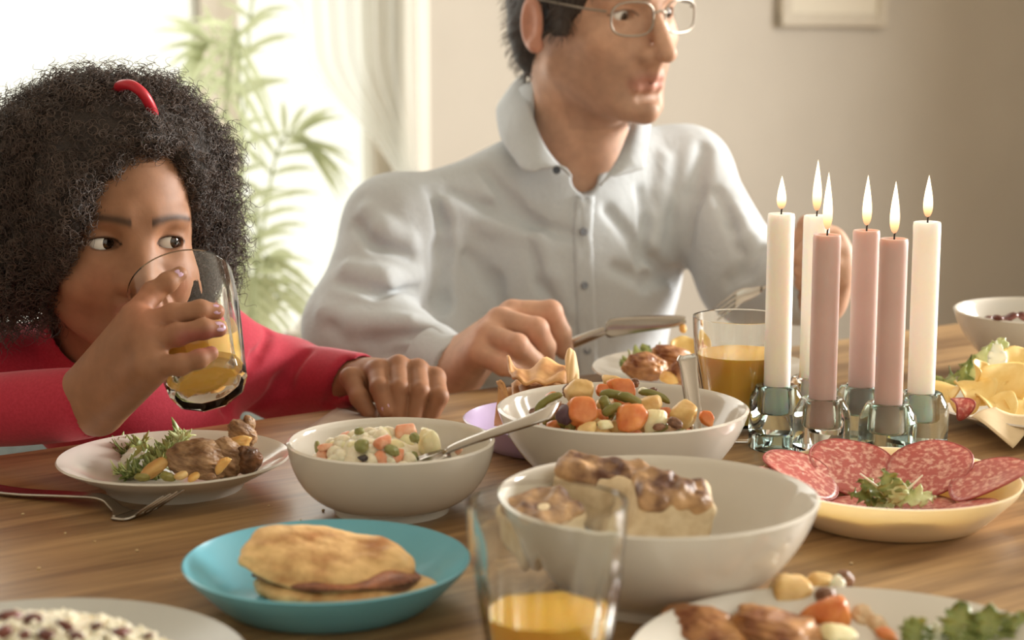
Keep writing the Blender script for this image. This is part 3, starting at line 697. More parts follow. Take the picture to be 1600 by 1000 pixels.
def bit(kind, px, py, Y, w_, h_, label, cat, group=None, seed=1, rot=None, m=None, d=None):
    """a piece of food seen at the pixel, w_ x h_ pixels large, at depth Y"""
    s = Y / FPX; p = P(px, py, Y); a, c = w_ * s / 2, h_ * s / 2; b = (d or (a + c) / 2); r = random.Random(seed)
    rot = rot if rot is not None else (r.uniform(-.4, .4), r.uniform(-.4, .4), r.uniform(0, 3))
    nm = cat.replace(' ', '_')
    if kind == 'chunk': v, f = cut_v((a, b, c), seed); o = pyd(nm, v, f, m); o.location = p; o.rotation_euler = rot
    elif kind == 'lump' and cat in ('meat', 'beef', 'mushroom', 'scrap'): v, f = ragged_v((a * 1.08, b, c * 1.08), seed, 5 if w_ > 30 else 4); o = pyd(nm, v, f, m); o.location = p; o.rotation_euler = rot
    elif kind == 'lump': o = blob(nm, p, (a, b, c), m, seed, .16, 2.6, 4, 2.2, rot)
    elif kind == 'disc':
        v, f = cut_v((a, a, min(c, a * .55)), seed, 4, 14, .03, 14, True); o = pyd(cat.replace(' ', '_'), v, f, m); o.location = p; o.rotation_euler = rot
    elif kind == 'bean':
        L = max(a, c) * 2; rr = min(a, c); u = np.linspace(-1, 1, 12)
        pts = [(t * L / 2, 0, .12 * L * (1 - t * t)) for t in u]
        o = tube(cat.replace(' ', '_'), pts, rr * np.sqrt(np.clip(1.02 - np.abs(u) ** 5, .05, 1)) * (1 + .06 * np.sin(u * 9 + seed)), m, None, 10); o.location = p; o.rotation_euler = rot
    return tag(o, label, cat, group)

def ruffle(name, base, tip, wdt, m, label, seed=0, arch=.3, ruf=.25, cat='lettuce leaf', group=None, up=(0, 0, 1), nu=22, nv=13, prof=None):
    r = random.Random(seed); base = np.array(base); tip = np.array(tip); L = np.linalg.norm(tip - base); ax = (tip - base) / L
    sd = np.cross(ax, up); sd /= np.linalg.norm(sd); nn = np.cross(sd, ax); g = []; ph = [r.uniform(0, 6) for _ in range(4)]
    for t in np.linspace(0, 1, nu):
        wv = wdt * (.25 * (1 - t) + .85 * sin(pi * min(1, t * .95 + .04)) ** .9) if prof is None else wdt * prof(t)
        row = []
        for s in np.linspace(-1, 1, nv):
            e = abs(s) ** 2
            z = arch * L * sin(pi * t) + ruf * wdt * (e * (sin(t * 23 + ph[0] + s * 2) + .6 * sin(t * 41 + ph[1])) + .35 * e) 
            q = wv * s * (1 + .12 * e * sin(t * 37 + ph[2])) 
            row.append(base + ax * (t * L + .06 * L * e * sin(t * 31 + ph[3])) + sd * q + nn * z)
        g.append(row)
    o = sheet(name, g, m, None, .0007); setloc(o, base)
    return tag(o, label, cat, group)
def frisee(name, base, tip, m, label, seed=0, n=16, lob=.012, arch=.25, group=None, cat='lettuce leaf'):
    """jagged curly endive leaf: a rib with ragged curled lobes"""
    r = random.Random(seed); base = np.array(base); tip = np.array(tip); L = np.linalg.norm(tip - base); ax = (tip - base) / L
    sd = np.cross(ax, (0, 0, 1)); sd /= np.linalg.norm(sd); nn = np.cross(sd, ax); v = []; f = []
    c = [base + ax * L * t + nn * arch * L * sin(pi * t * .9) for t in np.linspace(0, 1, 14)]
    for i, p in enumerate(c):
        h = .0022 * (1 - .6 * i / 13)
        for s in (-1, 1): v += [p + sd * s * h - nn * .0004, p + sd * s * h + nn * .0006]
    for i in range(13):
        b = i * 4
        for (x, y) in ((0, 1), (1, 3), (3, 2), (2, 0)): f.append((b + x, b + y, b + 4 + y, b + 4 + x))
    for k in range(n):
        t = .15 + .85 * k / n; p = c[min(13, int(t * 13))]
        for s in (-1, 1):
            for q in range(2):
                d = s * sd * r.uniform(.5, 1) + ax * r.uniform(.0, .9) + nn * r.uniform(-.3, .9); d /= np.linalg.norm(d); l = lob * r.uniform(.5, 1.25); b0 = len(v)
                e = np.cross(d, nn * r.uniform(.5, 1) + ax * r.uniform(-.5, .5)); e /= np.linalg.norm(e) + 1e-9
                cu = nn * r.uniform(-.7, .7) * l
                for z, hw in ((0, .35), (.35, .6), (.7, .45), (1, .05)):
                    pt = p + d * l * z + cu * z * z; h = hw * l * .35; v += [pt - e * h, pt + e * h]
                for z in range(3): f.append((b0 + 2 * z, b0 + 2 * z + 1, b0 + 2 * z + 3, b0 + 2 * z + 2))
    o = pyd(name, v, f, m); md = o.modifiers.new('thickness', 'SOLIDIFY'); md.thickness = .0006; setloc(o, base)
    return tag(o, label, cat, group)

# ---------------------------------------------------------------- the girl's plate
def onp(px, py, z=.010): return T(px, py, z)
lump = bit('lump', 312, 716, 1.352, 84, 60, 'largest chunk of braised meat on the girl\'s plate', 'meat', None, 11, (.1, .2, .3), MEAT, .020)
bit('lump', 352, 717, 1.362, 46, 58, 'second chunk of braised meat, right of the largest on the girl\'s plate', 'meat', None, 14, (.2, .3, 1.0), MEAT, .018)
bit('lump', 386, 716, 1.362, 40, 46, 'dark charred knob of meat at the right of the girl\'s plate', 'meat', None, 17, (.3, .1, .5), CHAR, .012)
bit('lump', 377, 679, 1.40, 44, 40, 'pale pulled meat piece topping the heap on the girl\'s plate', 'meat', None, 23, (0, .5, .2), MEAT, .014)
bit('lump', 388, 662, 1.405, 20, 26, 'small upright meat shred on top of the heap on the girl\'s plate', 'meat', None, 29, (0, .2, 0), MEAT, .007)
bit('chunk', 372, 692, 1.375, 38, 20, 'strip of golden fat between the meat pieces', 'fat', None, 31, (0, -.1, .1), FAT, .008)
bit('chunk', 345, 728, 1.335, 14, 32, 'sliver of golden fat on the front of the meat', 'fat', None, 33, (0, .5, 0), FAT, .004)
bit('chunk', 240, 733, 1.345, 50, 22, 'orange potato wedge leaning beside the greens on the girl\'s plate', 'potato', None, 35, (0, -.5, .3), mat('orange_potato', (206, 156, 86), .4, col2=(222, 178, 110), scale=50, sss=.2), .010)
for i, (x, y, w_, h_, m_) in enumerate([(262, 744, 26, 14, BEAN), (283, 743, 24, 13, POTATO), (302, 746, 22, 11, FAT), (222, 746, 24, 12, BEAN), (330, 744, 18, 10, MEAT)]):
    bit('lump', x, y, 1.322, w_, h_, ['olive green morsel by the wedge at the front of the girl\'s plate', 'pale potato morsel below the biggest meat chunk', 'small golden morsel at the front of the girl\'s meat', 'flat olive morsel under the greens on the girl\'s plate', 'brown meat scrap at the front of the girl\'s plate'][i], 'morsel', None, 40 + i, None, m_)
fr = 'curly endive leaves on the girl\'s plate'
FRL = 'ragged curly green endive leaf in the tangle on the girl\'s plate'
for i, (x0, y0, x1, y1, z0, z1, m_) in enumerate([(205, 722, 162, 706, .010, .013, LEAFG), (212, 724, 180, 700, .010, .016, LEAFG), (210, 716, 222, 690, .012, .022, LEAFG), (190, 718, 148, 714, .010, .010, LEAFP),
        (245, 732, 266, 704, .011, .022, LEAFG), (238, 742, 268, 712, .010, .018, LEAFG), (258, 726, 262, 702, .012, .022, LEAFG), (270, 712, 290, 680, .018, .032, LEAFP), (274, 708, 282, 678, .018, .030, LEAFG),
        (240, 745, 195, 748, .009, .009, LEAFG), (228, 738, 246, 712, .010, .018, LEAFG), (220, 745, 182, 742, .009, .010, LEAFP), (200, 708, 186, 694, .012, .018, LEAFG), (255, 738, 230, 744, .010, .010, LEAFG)]):
    frisee('endive_leaf', T(x0, y0, z0), T(x1, y1, z1), m_, FRL, i + 1, 14, .0095, .10, fr)
ruffle('endive_leaf', T(205, 735, .012), T(224, 692, .026), .008, LEAFG, 'broad pale-edged endive leaf standing behind the onion on the girl\'s plate', 3, .1, .35)
for i, (x0, y0, x1, y1) in enumerate([(188, 735, 212, 700), (196, 738, 228, 706)]):
    ruffle('onion_strip', T(x0, y0, .011), T(x1, y1, .028), .006, ONION, ['white onion strip crossing the greens on the girl\'s plate', 'second white onion strip, lying right of the first'][i], 5 + i, .12, .1, 'onion strip', prof=lambda t: .6 + .4 * sin(pi * t))

# ---------------------------------------------------------------- potato salad
sb = np.array(salad.location)
def mound(name, c, rx, ry, hz, m, label, cat, seed, amp=.12, parent=None):
    v, f = blob_v((rx, ry, hz), seed, amp, 5, 5); v[:, 2] = np.where(v[:, 2] < 0, v[:, 2] * .4, v[:, 2]); o = pyd(name, v, f, m, parent); o.location = c; return tag(o, label, cat, None, 'stuff')
mound('potato_salad', sb + np.array([-.012, 0, .026]), .052, .052, .032, CREAMF, 'creamy potato salad heaped in the small white bowl', 'salad', 5)
for (k, x, y, Y, w_, h_, m_, lb, cat) in [
        ('chunk', 672, 692, 1.295, 36, 46, POTW, 'big pale potato cube by the spoon in the potato salad', 'potato cube'),
        ('chunk', 634, 677, 1.315, 42, 30, CARROTP, 'largest pink-orange carrot piece in the potato salad', 'carrot piece'),
        ('lump', 566, 696, 1.275, 24, 22, PEA, 'big dull green pea at the front of the potato salad', 'pea'),
        ('lump', 648, 684, 1.285, 16, 16, PEA, 'green pea beside the largest carrot piece', 'pea'),
        ('lump', 612, 704, 1.272, 26, 18, PEA, 'flattened green pea front and centre in the potato salad', 'pea'),
        ('lump', 562, 674, 1.30, 17, 13, PEA, 'green pea on the highest point of the potato salad', 'pea'),
        ('chunk', 596, 692, 1.278, 28, 22, CARROTP, 'small carrot cube coated in dressing, centre of the potato salad', 'carrot piece'),
        ('lump', 496, 698, 1.30, 10, 22, PEA, 'thin pickle sliver at the left edge of the potato salad', 'pickle'),
        ('chunk', 568, 716, 1.265, 18, 10, mat('dark_olive', (52, 44, 44), .3, col2=(72, 60, 58), scale=60), 'dark olive piece at the front of the potato salad', 'olive'),
        ('chunk', 505, 700, 1.29, 22, 14, CARROTP, 'flat carrot flake at the left of the potato salad', 'carrot piece'),
        ('chunk', 716, 703, 1.27, 14, 14, CARROTP, 'carrot crumb beside the spoon in the potato salad', 'carrot piece')]:
    bit(k, x, y, Y, w_, h_, lb, cat, None, x, None, m_)
r = random.Random(4)
for i in range(80):
    a = r.uniform(0, 6.28); q = r.uniform(0, .95) ** .5; x, y = -.012 + .05 * q * cos(a), .05 * q * sin(a); z = .026 + .031 * math.sqrt(max(0, 1 - q * q * .92)); s = r.uniform(.0045, .0075)
    m_, cat = r.choice([(CREAMF, 'potato cube'), (POTW, 'potato cube'), (CREAMF, 'potato cube'), (CREAMF, 'potato cube'), (CARROTP, 'carrot piece'), (PEA, 'pea'), (POTW, 'potato cube')])
    o = blob(cat.replace(' ', '_'), sb + np.array([x, y, z]), (s, s * .9, s * .8), m_, i, .14, 2.5, 2, 3.0 if cat != 'pea' else 2, (r.uniform(0, 3), r.uniform(0, 3), 0))
    tag(o, {'potato cube': 'small potato cube in dressing, one of many in the potato salad', 'carrot piece': 'small carrot dice, one of many in the potato salad', 'pea': 'small dull green pea, one of many in the potato salad'}[cat], cat, cat + 's in the potato salad')

# ---------------------------------------------------------------- stew
st = np.array(stew.location)
mound('stew', st + np.array([-.010, .002, .036]), .070, .068, .030, SAUCE, 'brown stew sauce under the vegetables in the wide white bowl', 'stew', 8, .08)
for (k, x, y, Y, w_, h_, m_, lb, cat) in [
        ('disc', 909, 641, 1.315, 52, 40, CARROT, 'big round carrot slice at the left front of the stew', 'carrot'),
        ('chunk', 988, 653, 1.305, 52, 42, CARROT, 'big rough carrot chunk at the front of the stew', 'carrot'),
        ('chunk', 906, 613, 1.355, 52, 44, POTATO, 'largest yellow potato chunk, rising behind the round carrot slice', 'potato'),
        ('chunk', 960, 600, 1.385, 44, 26, POTATO, 'yellow potato chunk on the crest of the stew', 'potato'),
        ('disc', 975, 611, 1.365, 44, 20, CARROT, 'long carrot slice lying under the crest of the stew', 'carrot'),
        ('disc', 941, 609, 1.362, 22, 16, CARROT, 'small carrot slice left of the long one', 'carrot'),
        ('bean', 960, 622, 1.340, 50, 15, BEAN, 'long green bean across the middle of the stew', 'green bean'),
        ('bean', 943, 635, 1.322, 18, 34, BEAN, 'curled green bean beside the round carrot slice', 'green bean'),
        ('bean', 985, 628, 1.330, 46, 15, BEAN, 'green bean sloping down above the rough carrot chunk', 'green bean'),
        ('bean', 958, 642, 1.315, 34, 16, BEAN, 'short green bean between the two big carrots', 'green bean'),
        ('bean', 1022, 622, 1.36, 54, 12, BEAN, 'thin green bean trailing right from the heap of stew', 'green bean'),
        ('chunk', 1015, 633, 1.335, 40, 34, POTATO, 'soft potato lump right of the middle of the stew', 'potato'),
        ('chunk', 1025, 655, 1.305, 26, 38, POTW, 'pale onion piece right of the rough carrot chunk', 'onion'),
        ('chunk', 1068, 648, 1.325, 46, 40, POTATO, 'ochre potato wedge against the upright spoon', 'potato'),
        ('disc', 1104, 653, 1.325, 26, 20, CARROT, 'carrot slice right of the upright spoon', 'carrot'),
        ('chunk', 862, 620, 1.345, 24, 16, CARROT, 'carrot piece at the far left of the stew', 'carrot'),
        ('bean', 858, 630, 1.33, 52, 13, BEAN, 'green bean stalk leaning at the far left of the stew', 'green bean'),
        ('lump', 840, 642, 1.34, 30, 14, BEEF, 'shredded beef at the left edge of the stew', 'beef'),
        ('lump', 992, 598, 1.395, 18, 16, BEEF, 'beef bit at the very top of the stew', 'beef'),
        ('lump', 1006, 611, 1.38, 20, 12, ONION, 'white onion bit near the top of the stew', 'onion'),
        ('lump', 1020, 612, 1.385, 16, 16, BEEF, 'beef bit right of the white onion bit', 'beef'),
        ('lump', 1055, 661, 1.30, 24, 16, BEEF, 'beef bit at the front by the ochre potato', 'beef'),
        ('lump', 1030, 667, 1.297, 20, 10, BEEF, 'beef scrap at the front right of the stew', 'beef'),
        ('chunk', 918, 668, 1.295, 40, 12, POTATO, 'flat potato piece at the front edge of the stew', 'potato'),
        ('chunk', 946, 664, 1.297, 24, 18, POTW, 'pale potato bit at the front edge of the stew', 'potato'),
        ('lump', 882, 648, 1.315, 30, 30, mat('purple_bean', (76, 52, 62), .35, col2=(98, 70, 76), scale=60), 'dark purple kidney bean left of the round carrot slice', 'kidney bean'),
        ('lump', 888, 612, 1.36, 20, 20, BEEF, 'beef bit behind the largest potato chunk', 'beef')]:
    rot = {'disc': (1.15, .1, .2), 'bean': (0, {50: .25, 18: 1.3, 46: .5, 34: -.4, 54: .35, 52: -.55}.get(w_, .2), .1)}.get(k)
    if k == 'bean': w_, h_ = max(w_, h_), min(w_, h_)
    bit(k, x, y, Y, w_, h_, lb, cat, None, x + y, rot, m_)
r = random.Random(9)
for i in range(95):
    a = r.uniform(0, 6.28); q = r.uniform(.02, .99) ** .5; x, y = -.010 + .068 * q * cos(a), .002 + .066 * q * sin(a); z = .037 + .030 * math.sqrt(max(0, 1 - q * q * .95)); s = r.uniform(.006, .0095)
    m_, cat = r.choice([(CARROT, 'carrot'), (POTATO, 'potato'), (BEAN, 'green bean'), (BEEF, 'beef'), (BEAN, 'green bean'), (POTATO, 'potato')])
    o = blob(cat.replace(' ', '_'), st + np.array([x, y, z]), (s * (1.7 if cat == 'green bean' else 1), s * (.6 if cat == 'green bean' else .9), s * (.6 if cat == 'green bean' else .8)), m_, i + 50, .12, 2.5, 2, 2.6, (r.uniform(-.5, .5), r.uniform(-.5, .5), r.uniform(0, 6)))
    tag(o, {'carrot': 'smaller carrot piece half sunk in the stew', 'potato': 'smaller potato piece half sunk in the stew', 'green bean': 'smaller green bean piece half sunk in the stew', 'beef': 'smaller shred of beef half sunk in the stew'}[cat], cat, 'small ' + cat + ' pieces in the stew')

# ---------------------------------------------------------------- bread chunks in the large bowl
def rotM(rx, ry, rz): return np.array(Matrix.Rotation(rz, 3, 'Z') @ Matrix.Rotation(ry, 3, 'Y') @ Matrix.Rotation(rx, 3, 'X')).T
def loaf(name, c, half, rot, label, seed, res=.0016):
    t = thing(name, label, 'bread', c); M = rotM(*rot); n1 = sinnoise(seed, 120); n2 = sinnoise(seed + 3, 330)
    s = Sdf().box(c, half, M, .007).disp(lambda p: .0025 * n1(p) + .0010 * n2(p), .004); s.obj('crumb', res, CRUMB, t, at=c).location = (0, 0, 0)
    up = M.T @ np.array([0, 0, 1.0]); n3 = sinnoise(seed + 5, 150); n4 = sinnoise(seed + 8, 400)
    s = Sdf().box(c + up * half[2] * .86, (half[0] * 1.03, half[1] * 1.06, half[2] * .30), M, .009).disp(lambda p: .0030 * n3(p) + .0022 * n4(p), .006)
    s.obj('crust', res, CRUST, t, at=c).location = (0, 0, 0)
    return t
loaf('bread_chunk', P(1040, 815, 1.112), (.027, .020, .026), (.30, .18, .20), 'thick bread chunk with a pale cut face and browned crust, in the large bowl', 3)
loaf('bread_chunk', P(962, 782, 1.150), (.042, .015, .022), (.2, .14, -.30), 'long browned bread chunk leaning behind the thick one in the large bowl', 12)
loaf('bread_chunk', P(845, 826, 1.100), (.028, .022, .016), (.2, -.1, .6), 'smaller browned bread chunk seen through the nearest tumbler', 22)

# ---------------------------------------------------------------- folded flatbread on the blue plate
c0 = T(522, 903, .014); fb = thing('folded_flatbread', 'folded golden flatbread with brown filling on the turquoise plate', 'flatbread', c0)
n1 = sinnoise(31, 90); n2 = sinnoise(32, 260)
M = rotM(0, 0, -.05)
n3 = sinnoise(37, 160); n4 = sinnoise(38, 420)
s = Sdf().ell(c0 + np.array([.008, -.004, -.004]), (.060, .036, .0085), M).plane(c0 + np.array([0, 0, -.0095]), (0, 0, -1)).disp(lambda p: .0020 * n1(p) + .0012 * n3(p) + .0005 * n4(p), .004); o = s.obj('bottom_layer', .0013, PANC, fb, at=c0); o.location = (0, 0, 0)
s = Sdf().ell(c0 + np.array([.004, -.003, .003]), (.055, .033, .0050), M).disp(lambda p: .0024 * n1(p * 1.6) + .0016 * n3(p), .004); o = s.obj('filling', .0014, FILL, fb, at=c0); o.location = (0, 0, 0)
M2 = rotM(.30, .10, -.05)
s = Sdf().ell(c0 + np.array([-.004, .003, .0105]), (.058, .038, .0065), M2, .012).ell(c0 + np.array([-.010, .004, .0130]), (.042, .026, .0065), M2, .012).disp(lambda p: .0026 * n1(p * 1.1 + 1) + .0014 * n3(p) + .0005 * n4(p), .005); o = s.obj('top_layer', .0013, PANC, fb, at=c0); o.location = (0, 0, 0)

# ---------------------------------------------------------------- crisp folded flatbread on the lilac plate
lc = np.array(lil.location); cb = thing('crisp_flatbread', 'thin crisp brown flatbread piece curling up from the lilac plate', 'flatbread', P(815, 640, 1.53))
def strip(pa, pb, m, seed, rip=.004, nu=18, nv=12, th=.0022):
    A = spline(pa, nu); B = spline(pb, nu); g = []; r = random.Random(seed); ph = r.uniform(0, 6)
    for i in range(nu):
        row = []
        for j in range(nv):
            t = j / (nv - 1); q = A[i] * (1 - t) + B[i] * t
            row.append(q + np.array([0, 1, .6]) * rip * sin(t * 7 + i * .5 + ph) + np.array([0, 0, 1]) * rip * .6 * sin(i * 1.1 + ph + t * 3))
        g.append(row)
    return place(sheet('curled_fold', g, m, None, th), cb)
strip([P(772, 668, 1.50), P(776, 640, 1.50), P(779, 610, 1.505), P(777, 596, 1.51)], [P(800, 672, 1.50), P(796, 640, 1.49), P(792, 612, 1.495), P(784, 598, 1.505)], TOAST, 1, .0015)
strip([P(785, 615, 1.54), P(810, 606, 1.53), P(845, 598, 1.53), P(890, 600, 1.54)], [P(795, 628, 1.49), P(820, 640, 1.47), P(850, 630, 1.46), P(890, 612, 1.48)], TOAST, 2, .003)
strip([P(793, 562, 1.56), P(815, 578, 1.57), P(850, 565, 1.57), P(884, 574, 1.56)], [P(800, 592, 1.51), P(820, 594, 1.50), P(850, 602, 1.50), P(884, 596, 1.51)], TOAST, 3, .003)
strip([P(884, 562, 1.55), P(889, 544, 1.555), P(897, 552, 1.555), P(903, 580, 1.55)], [P(882, 598, 1.53), P(888, 598, 1.53), P(896, 598, 1.53), P(904, 598, 1.53)], mat('pale_toast', (226, 186, 132), .6, col2=(238, 206, 158), scale=30), 4, .001)
strip([P(800, 596, 1.56), P(825, 592, 1.58), P(855, 590, 1.58), P(880, 592, 1.57)], [P(800, 622, 1.49), P(830, 618, 1.49), P(860, 612, 1.49), P(885, 608, 1.49)], TOAST, 6, .002)

# ---------------------------------------------------------------- salami
def salami_mat():
    m = bpy.data.materials.new('salami'); m.use_nodes = True; nt = m.node_tree; N = nt.nodes; L = nt.links; b = N['Principled BSDF']
    tc = N.new('ShaderNodeTexCoord'); nz = N.new('ShaderNodeTexNoise'); nz.inputs['Scale'].default_value = 230; nz.inputs['Detail'].default_value = 3; L.new(tc.outputs['Object'], nz.inputs['Vector'])
    rp = N.new('ShaderNodeValToRGB'); e = rp.color_ramp.elements; e[0].position = .46; e[0].color = rgba(lin((186, 92, 84))); e[1].position = .66; e[1].color = rgba(lin((230, 176, 158)))
    L.new(nz.outputs['Fac'], rp.inputs[0]); L.new(rp.outputs[0], b.inputs['Base Color']); b.inputs['Roughness'].default_value = .35
    b.inputs['Subsurface Weight'].default_value = .3; b.inputs['Subsurface Radius'].default_value = (.006, .002, .001); b.inputs['Subsurface Scale'].default_value = 1.0
    return m
SALAMI = salami_mat()
RIND = mat('salami_edge', (164, 72, 66), .4, col2=(176, 84, 76), scale=60)
def slice_(c, r_, nrm, label, bend=.0, seed=0, group=None, rind=True):
    """a thin salami slice: centre, radius, facing direction, drooped by bend"""
    nrm = np.array(nrm, float); nrm /= np.linalg.norm(nrm); a = np.cross((0, 0, 1), nrm)
    if np.linalg.norm(a) < .05: a = np.array([1., 0, 0])
    a /= np.linalg.norm(a); b = np.cross(nrm, a); t = thing('salami_slice', label, 'salami slice', c, 0, group); v = []; f = []; nr, na = 8, 40
    for i in range(nr + 1):
        for j in range(na):
            q = r_ * i / nr * (1 + .015 * sin(3 * 2 * pi * j / na + seed)); x, y = q * cos(2 * pi * j / na), q * sin(2 * pi * j / na)
            z = bend * (x * x) / r_ - bend * .6 * y * y / r_ + .0006 * sin(x * 150 + seed) 
            v.append(a * x + b * y + nrm * z)
    for i in range(nr):
        for j in range(na): f.append((i * na + j, i * na + (j + 1) % na, (i + 1) * na + (j + 1) % na, (i + 1) * na + j))
    o = pyd('slice', v, f, SALAMI, t); md = o.modifiers.new('thickness', 'SOLIDIFY'); md.thickness = .0013; md.offset = 0
    if rind: tube('rind', [v[nr * na + j] for j in range(na)] + [v[nr * na]], .0009, RIND, t, 6)
    return t
sc = np.array(sal_plate.location)
for i, (ph, rad, z, r_, tl, lab, bd) in enumerate([
        (176, .074, .0235, .030, 26, 'salami slice at the left edge of the plate, mostly behind the big bowl', .06),
        (146, .073, .0255, .032, 27, 'salami slice leaning on the plate rim, second from the left', .10),
        (103, .071, .0245, .0345, 27, 'largest salami slice, leaning on the back rim of the plate', .10),
        (52, .072, .0265, .0340, 28, 'broad salami slice leaning on the back rim, right of the largest', .10),
        (8, .079, .0290, .032, 24, 'salami slice hanging over the right rim of the plate', .10),
        (-128, .052, .0135, .032, 15, 'salami slice lying flat at the front left of the plate', .05),
        (-88, .054, .0150, .033, 16, 'salami slice lying flat at the front of the plate', .05),
        (-42, .055, .0165, .032, 17, 'salami slice lying flat at the front right of the plate', .05),
        (-165, .062, .0170, .031, 20, 'salami slice half hidden behind the rim of the big bowl', .06)]):
    a = radians(ph); t_ = radians(tl); slice_(sc + np.array([rad * cos(a), rad * sin(a), z]), r_, (-sin(t_) * cos(a), -sin(t_) * sin(a), cos(t_)), lab, bd, i)
for i, (x, y, z) in enumerate([(-.012, .006, .0075), (.02, .012, .0085)]): slice_(sc + np.array([x, y, z]), .033, (.02, -.03, 1), ['salami slice flat in the middle of the plate under the leaves', 'salami slice flat in the middle of the plate, right of the leaves'][i], .02, 20 + i)
G = 'sprig of leaves on the salami'
for i, (x0, y0, x1, y1, z, m_, lb, wd, cat) in enumerate([
        (1395, 782, 1378, 733, .016, LEAFG, 'tallest upright green leaf of the garnish on the salami', .009, 'lettuce leaf'),
        (1385, 785, 1340, 752, .012, LEAFG, 'green leaf curling left in the garnish on the salami', .008, 'lettuce leaf'),
        (1400, 786, 1398, 745, .014, LEAFP, 'pale yellow-green leaf in the middle of the garnish on the salami', .008, 'lettuce leaf'),
        (1372, 788, 1326, 772, .011, LEAFG, 'small dark leaf at the left end of the garnish on the salami', .007, 'lettuce leaf'),
        (1400, 788, 1462, 778, .012, LEAFP, 'pale ribbed leaf stretching right from the garnish on the salami', .008, 'lettuce leaf'),
        (1355, 790, 1400, 790, .010, LEAFP, 'flat pale leaf at the foot of the garnish on the salami', .008, 'lettuce leaf'),
        (1400, 780, 1425, 755, .014, LEAFG, 'narrow green leaf leaning right in the garnish on the salami', .006, 'lettuce leaf')]):
    a = T(x0, y0, z); b = P(x1, y1, a[1] + .004); ruffle('lettuce_leaf', a, b, wd, m_, lb, i + 3, .14, .45, up=(0, -.6, .8))
for i, (x0, y0, x1, y1) in enumerate([(1390, 782, 1344, 740), (1400, 782, 1442, 742)]):
    a = T(x0, y0, .014); tube('o', [a, (a + P(x1, y1, a[1])) / 2 + np.array([.001, 0, .001]), P(x1, y1, a[1])], [.0012, .001, .0006], ONION).name = 'leaf_stalk'
    o = bpy.data.objects['leaf_stalk']; setloc(o, a); o.name = 'sprout'; tag(o, ['thin white sprout pointing left from the salami garnish', 'thin white sprout pointing right from the salami garnish'][i], 'sprout')

# ---------------------------------------------------------------- right plate: crisps, lettuce, paper, rolled salami
def crisp(px, py, Y, r_, nrm, label, seed):
    nrm = np.array(nrm, float); nrm /= np.linalg.norm(nrm); a = np.cross((0, 0, 1), nrm); a = a / np.linalg.norm(a) if np.linalg.norm(a) > .05 else np.array([1., 0, 0]); b = np.cross(nrm, a); g = []; r = random.Random(seed)
    r_ *= Y / FPX; ph = r.uniform(0, 6); e = r.uniform(.75, .95); v = []; f = []; nr, na = 7, 30
    for i in range(nr + 1):
        for j in range(na):
            th = 2 * pi * j / na; q = r_ * i / nr * (1 + .07 * sin(2 * th + ph) + .04 * sin(5 * th)); x, y = q * cos(th), q * sin(th) * e
            z = .45 * x * x / r_ - .35 * y * y / r_ + .06 * r_ * sin(x / r_ * 5 + ph) ; v.append(a * x + b * y + nrm * z)
    for i in range(nr):
        for j in range(na): f.append((i * na + j, i * na + (j + 1) % na, (i + 1) * na + (j + 1) % na, (i + 1) * na + j))
    o = pyd('potato_crisp', v, f, CRISP); md = o.modifiers.new('thickness', 'SOLIDIFY'); md.thickness = .0012; o.location = P(px, py, Y); return tag(o, label, 'crisp')
for i, a in enumerate([
        (1572, 598, 1.60, 44, (-.3, -.7, .6), 'largest yellow potato crisp, at the right edge of the heap'),
        (1520, 612, 1.585, 36, (.2, -.5, .8), 'potato crisp in the middle of the heap by the candles'),
        (1526, 580, 1.61, 26, (.85, -.5, .1), 'potato crisp standing on edge at the top of the heap'),
        (1482, 610, 1.60, 26, (-.2, -.3, .9), 'potato crisp at the left end of the heap, beside the white candle'),
        (1555, 630, 1.565, 36, (.1, -.3, .95), 'potato crisp low at the front of the heap, above the paper'),
        (1598, 640, 1.57, 36, (.2, -.6, .8), 'potato crisp at the very edge, in front of the largest'),
        (1505, 632, 1.575, 26, (.0, -.4, .9), 'small potato crisp above the rolled salami'),
        (1595, 565, 1.66, 34, (.1, -.8, .5), 'potato crisp at the back of the heap by the far bowl')]):
    crisp(*a, i + 2)
ruffle('lettuce_leaf', T(1462, 606, .02), P(1535, 572, 1.68), .014, LEAFG, 'long dark green lettuce leaf lying behind the crisps', 21, .05, .4)
ruffle('lettuce_leaf', P(1520, 590, 1.66), P(1572, 528, 1.68), .012, LEAFP, 'pale lettuce leaf sticking up behind the crisps', 22, .1, .4, up=(0, -1, .3))
ruffle('lettuce_rib', P(1556, 590, 1.64), P(1557, 532, 1.65), .009, ONION, 'white lettuce rib standing up behind the crisps', 23, .1, .15, 'lettuce rib', up=(0, -1, .2))
ruffle('lettuce_leaf', P(1500, 600, 1.66), P(1540, 556, 1.69), .012, LEAFG, 'dark lettuce leaf left of the white rib, behind the crisps', 24, .1, .4, up=(0, -1, .3))
slice_(P(1500, 636, 1.548), .0105, (.3, -.7, .5), 'small folded salami slice under the crisps by the glass holder', .9, 4)
g = []
pa = spline([P(1518, 652, 1.528), P(1545, 671, 1.504), P(1583, 697, 1.490)], 12); pb = spline([P(1556, 634, 1.55), P(1590, 648, 1.535), P(1625, 653, 1.53)], 12)
o = sheet('paper_napkin', [[A * (1 - t) + B * t + np.array([0, 0, .002 * sin(t * 4 + i * .4)]) for t in np.linspace(0, 1, 10)] for i, (A, B) in enumerate(zip(pa, pb))], mat('beige_paper', (214, 190, 152), .85, col2=(208, 184, 146), scale=50, bump=.15), None, .0009)
setloc(o, pa[0]); tag(o, 'beige paper corner hanging over the front of the crisp plate', 'napkin')
fb_ = np.array(far.location)
r = random.Random(3)
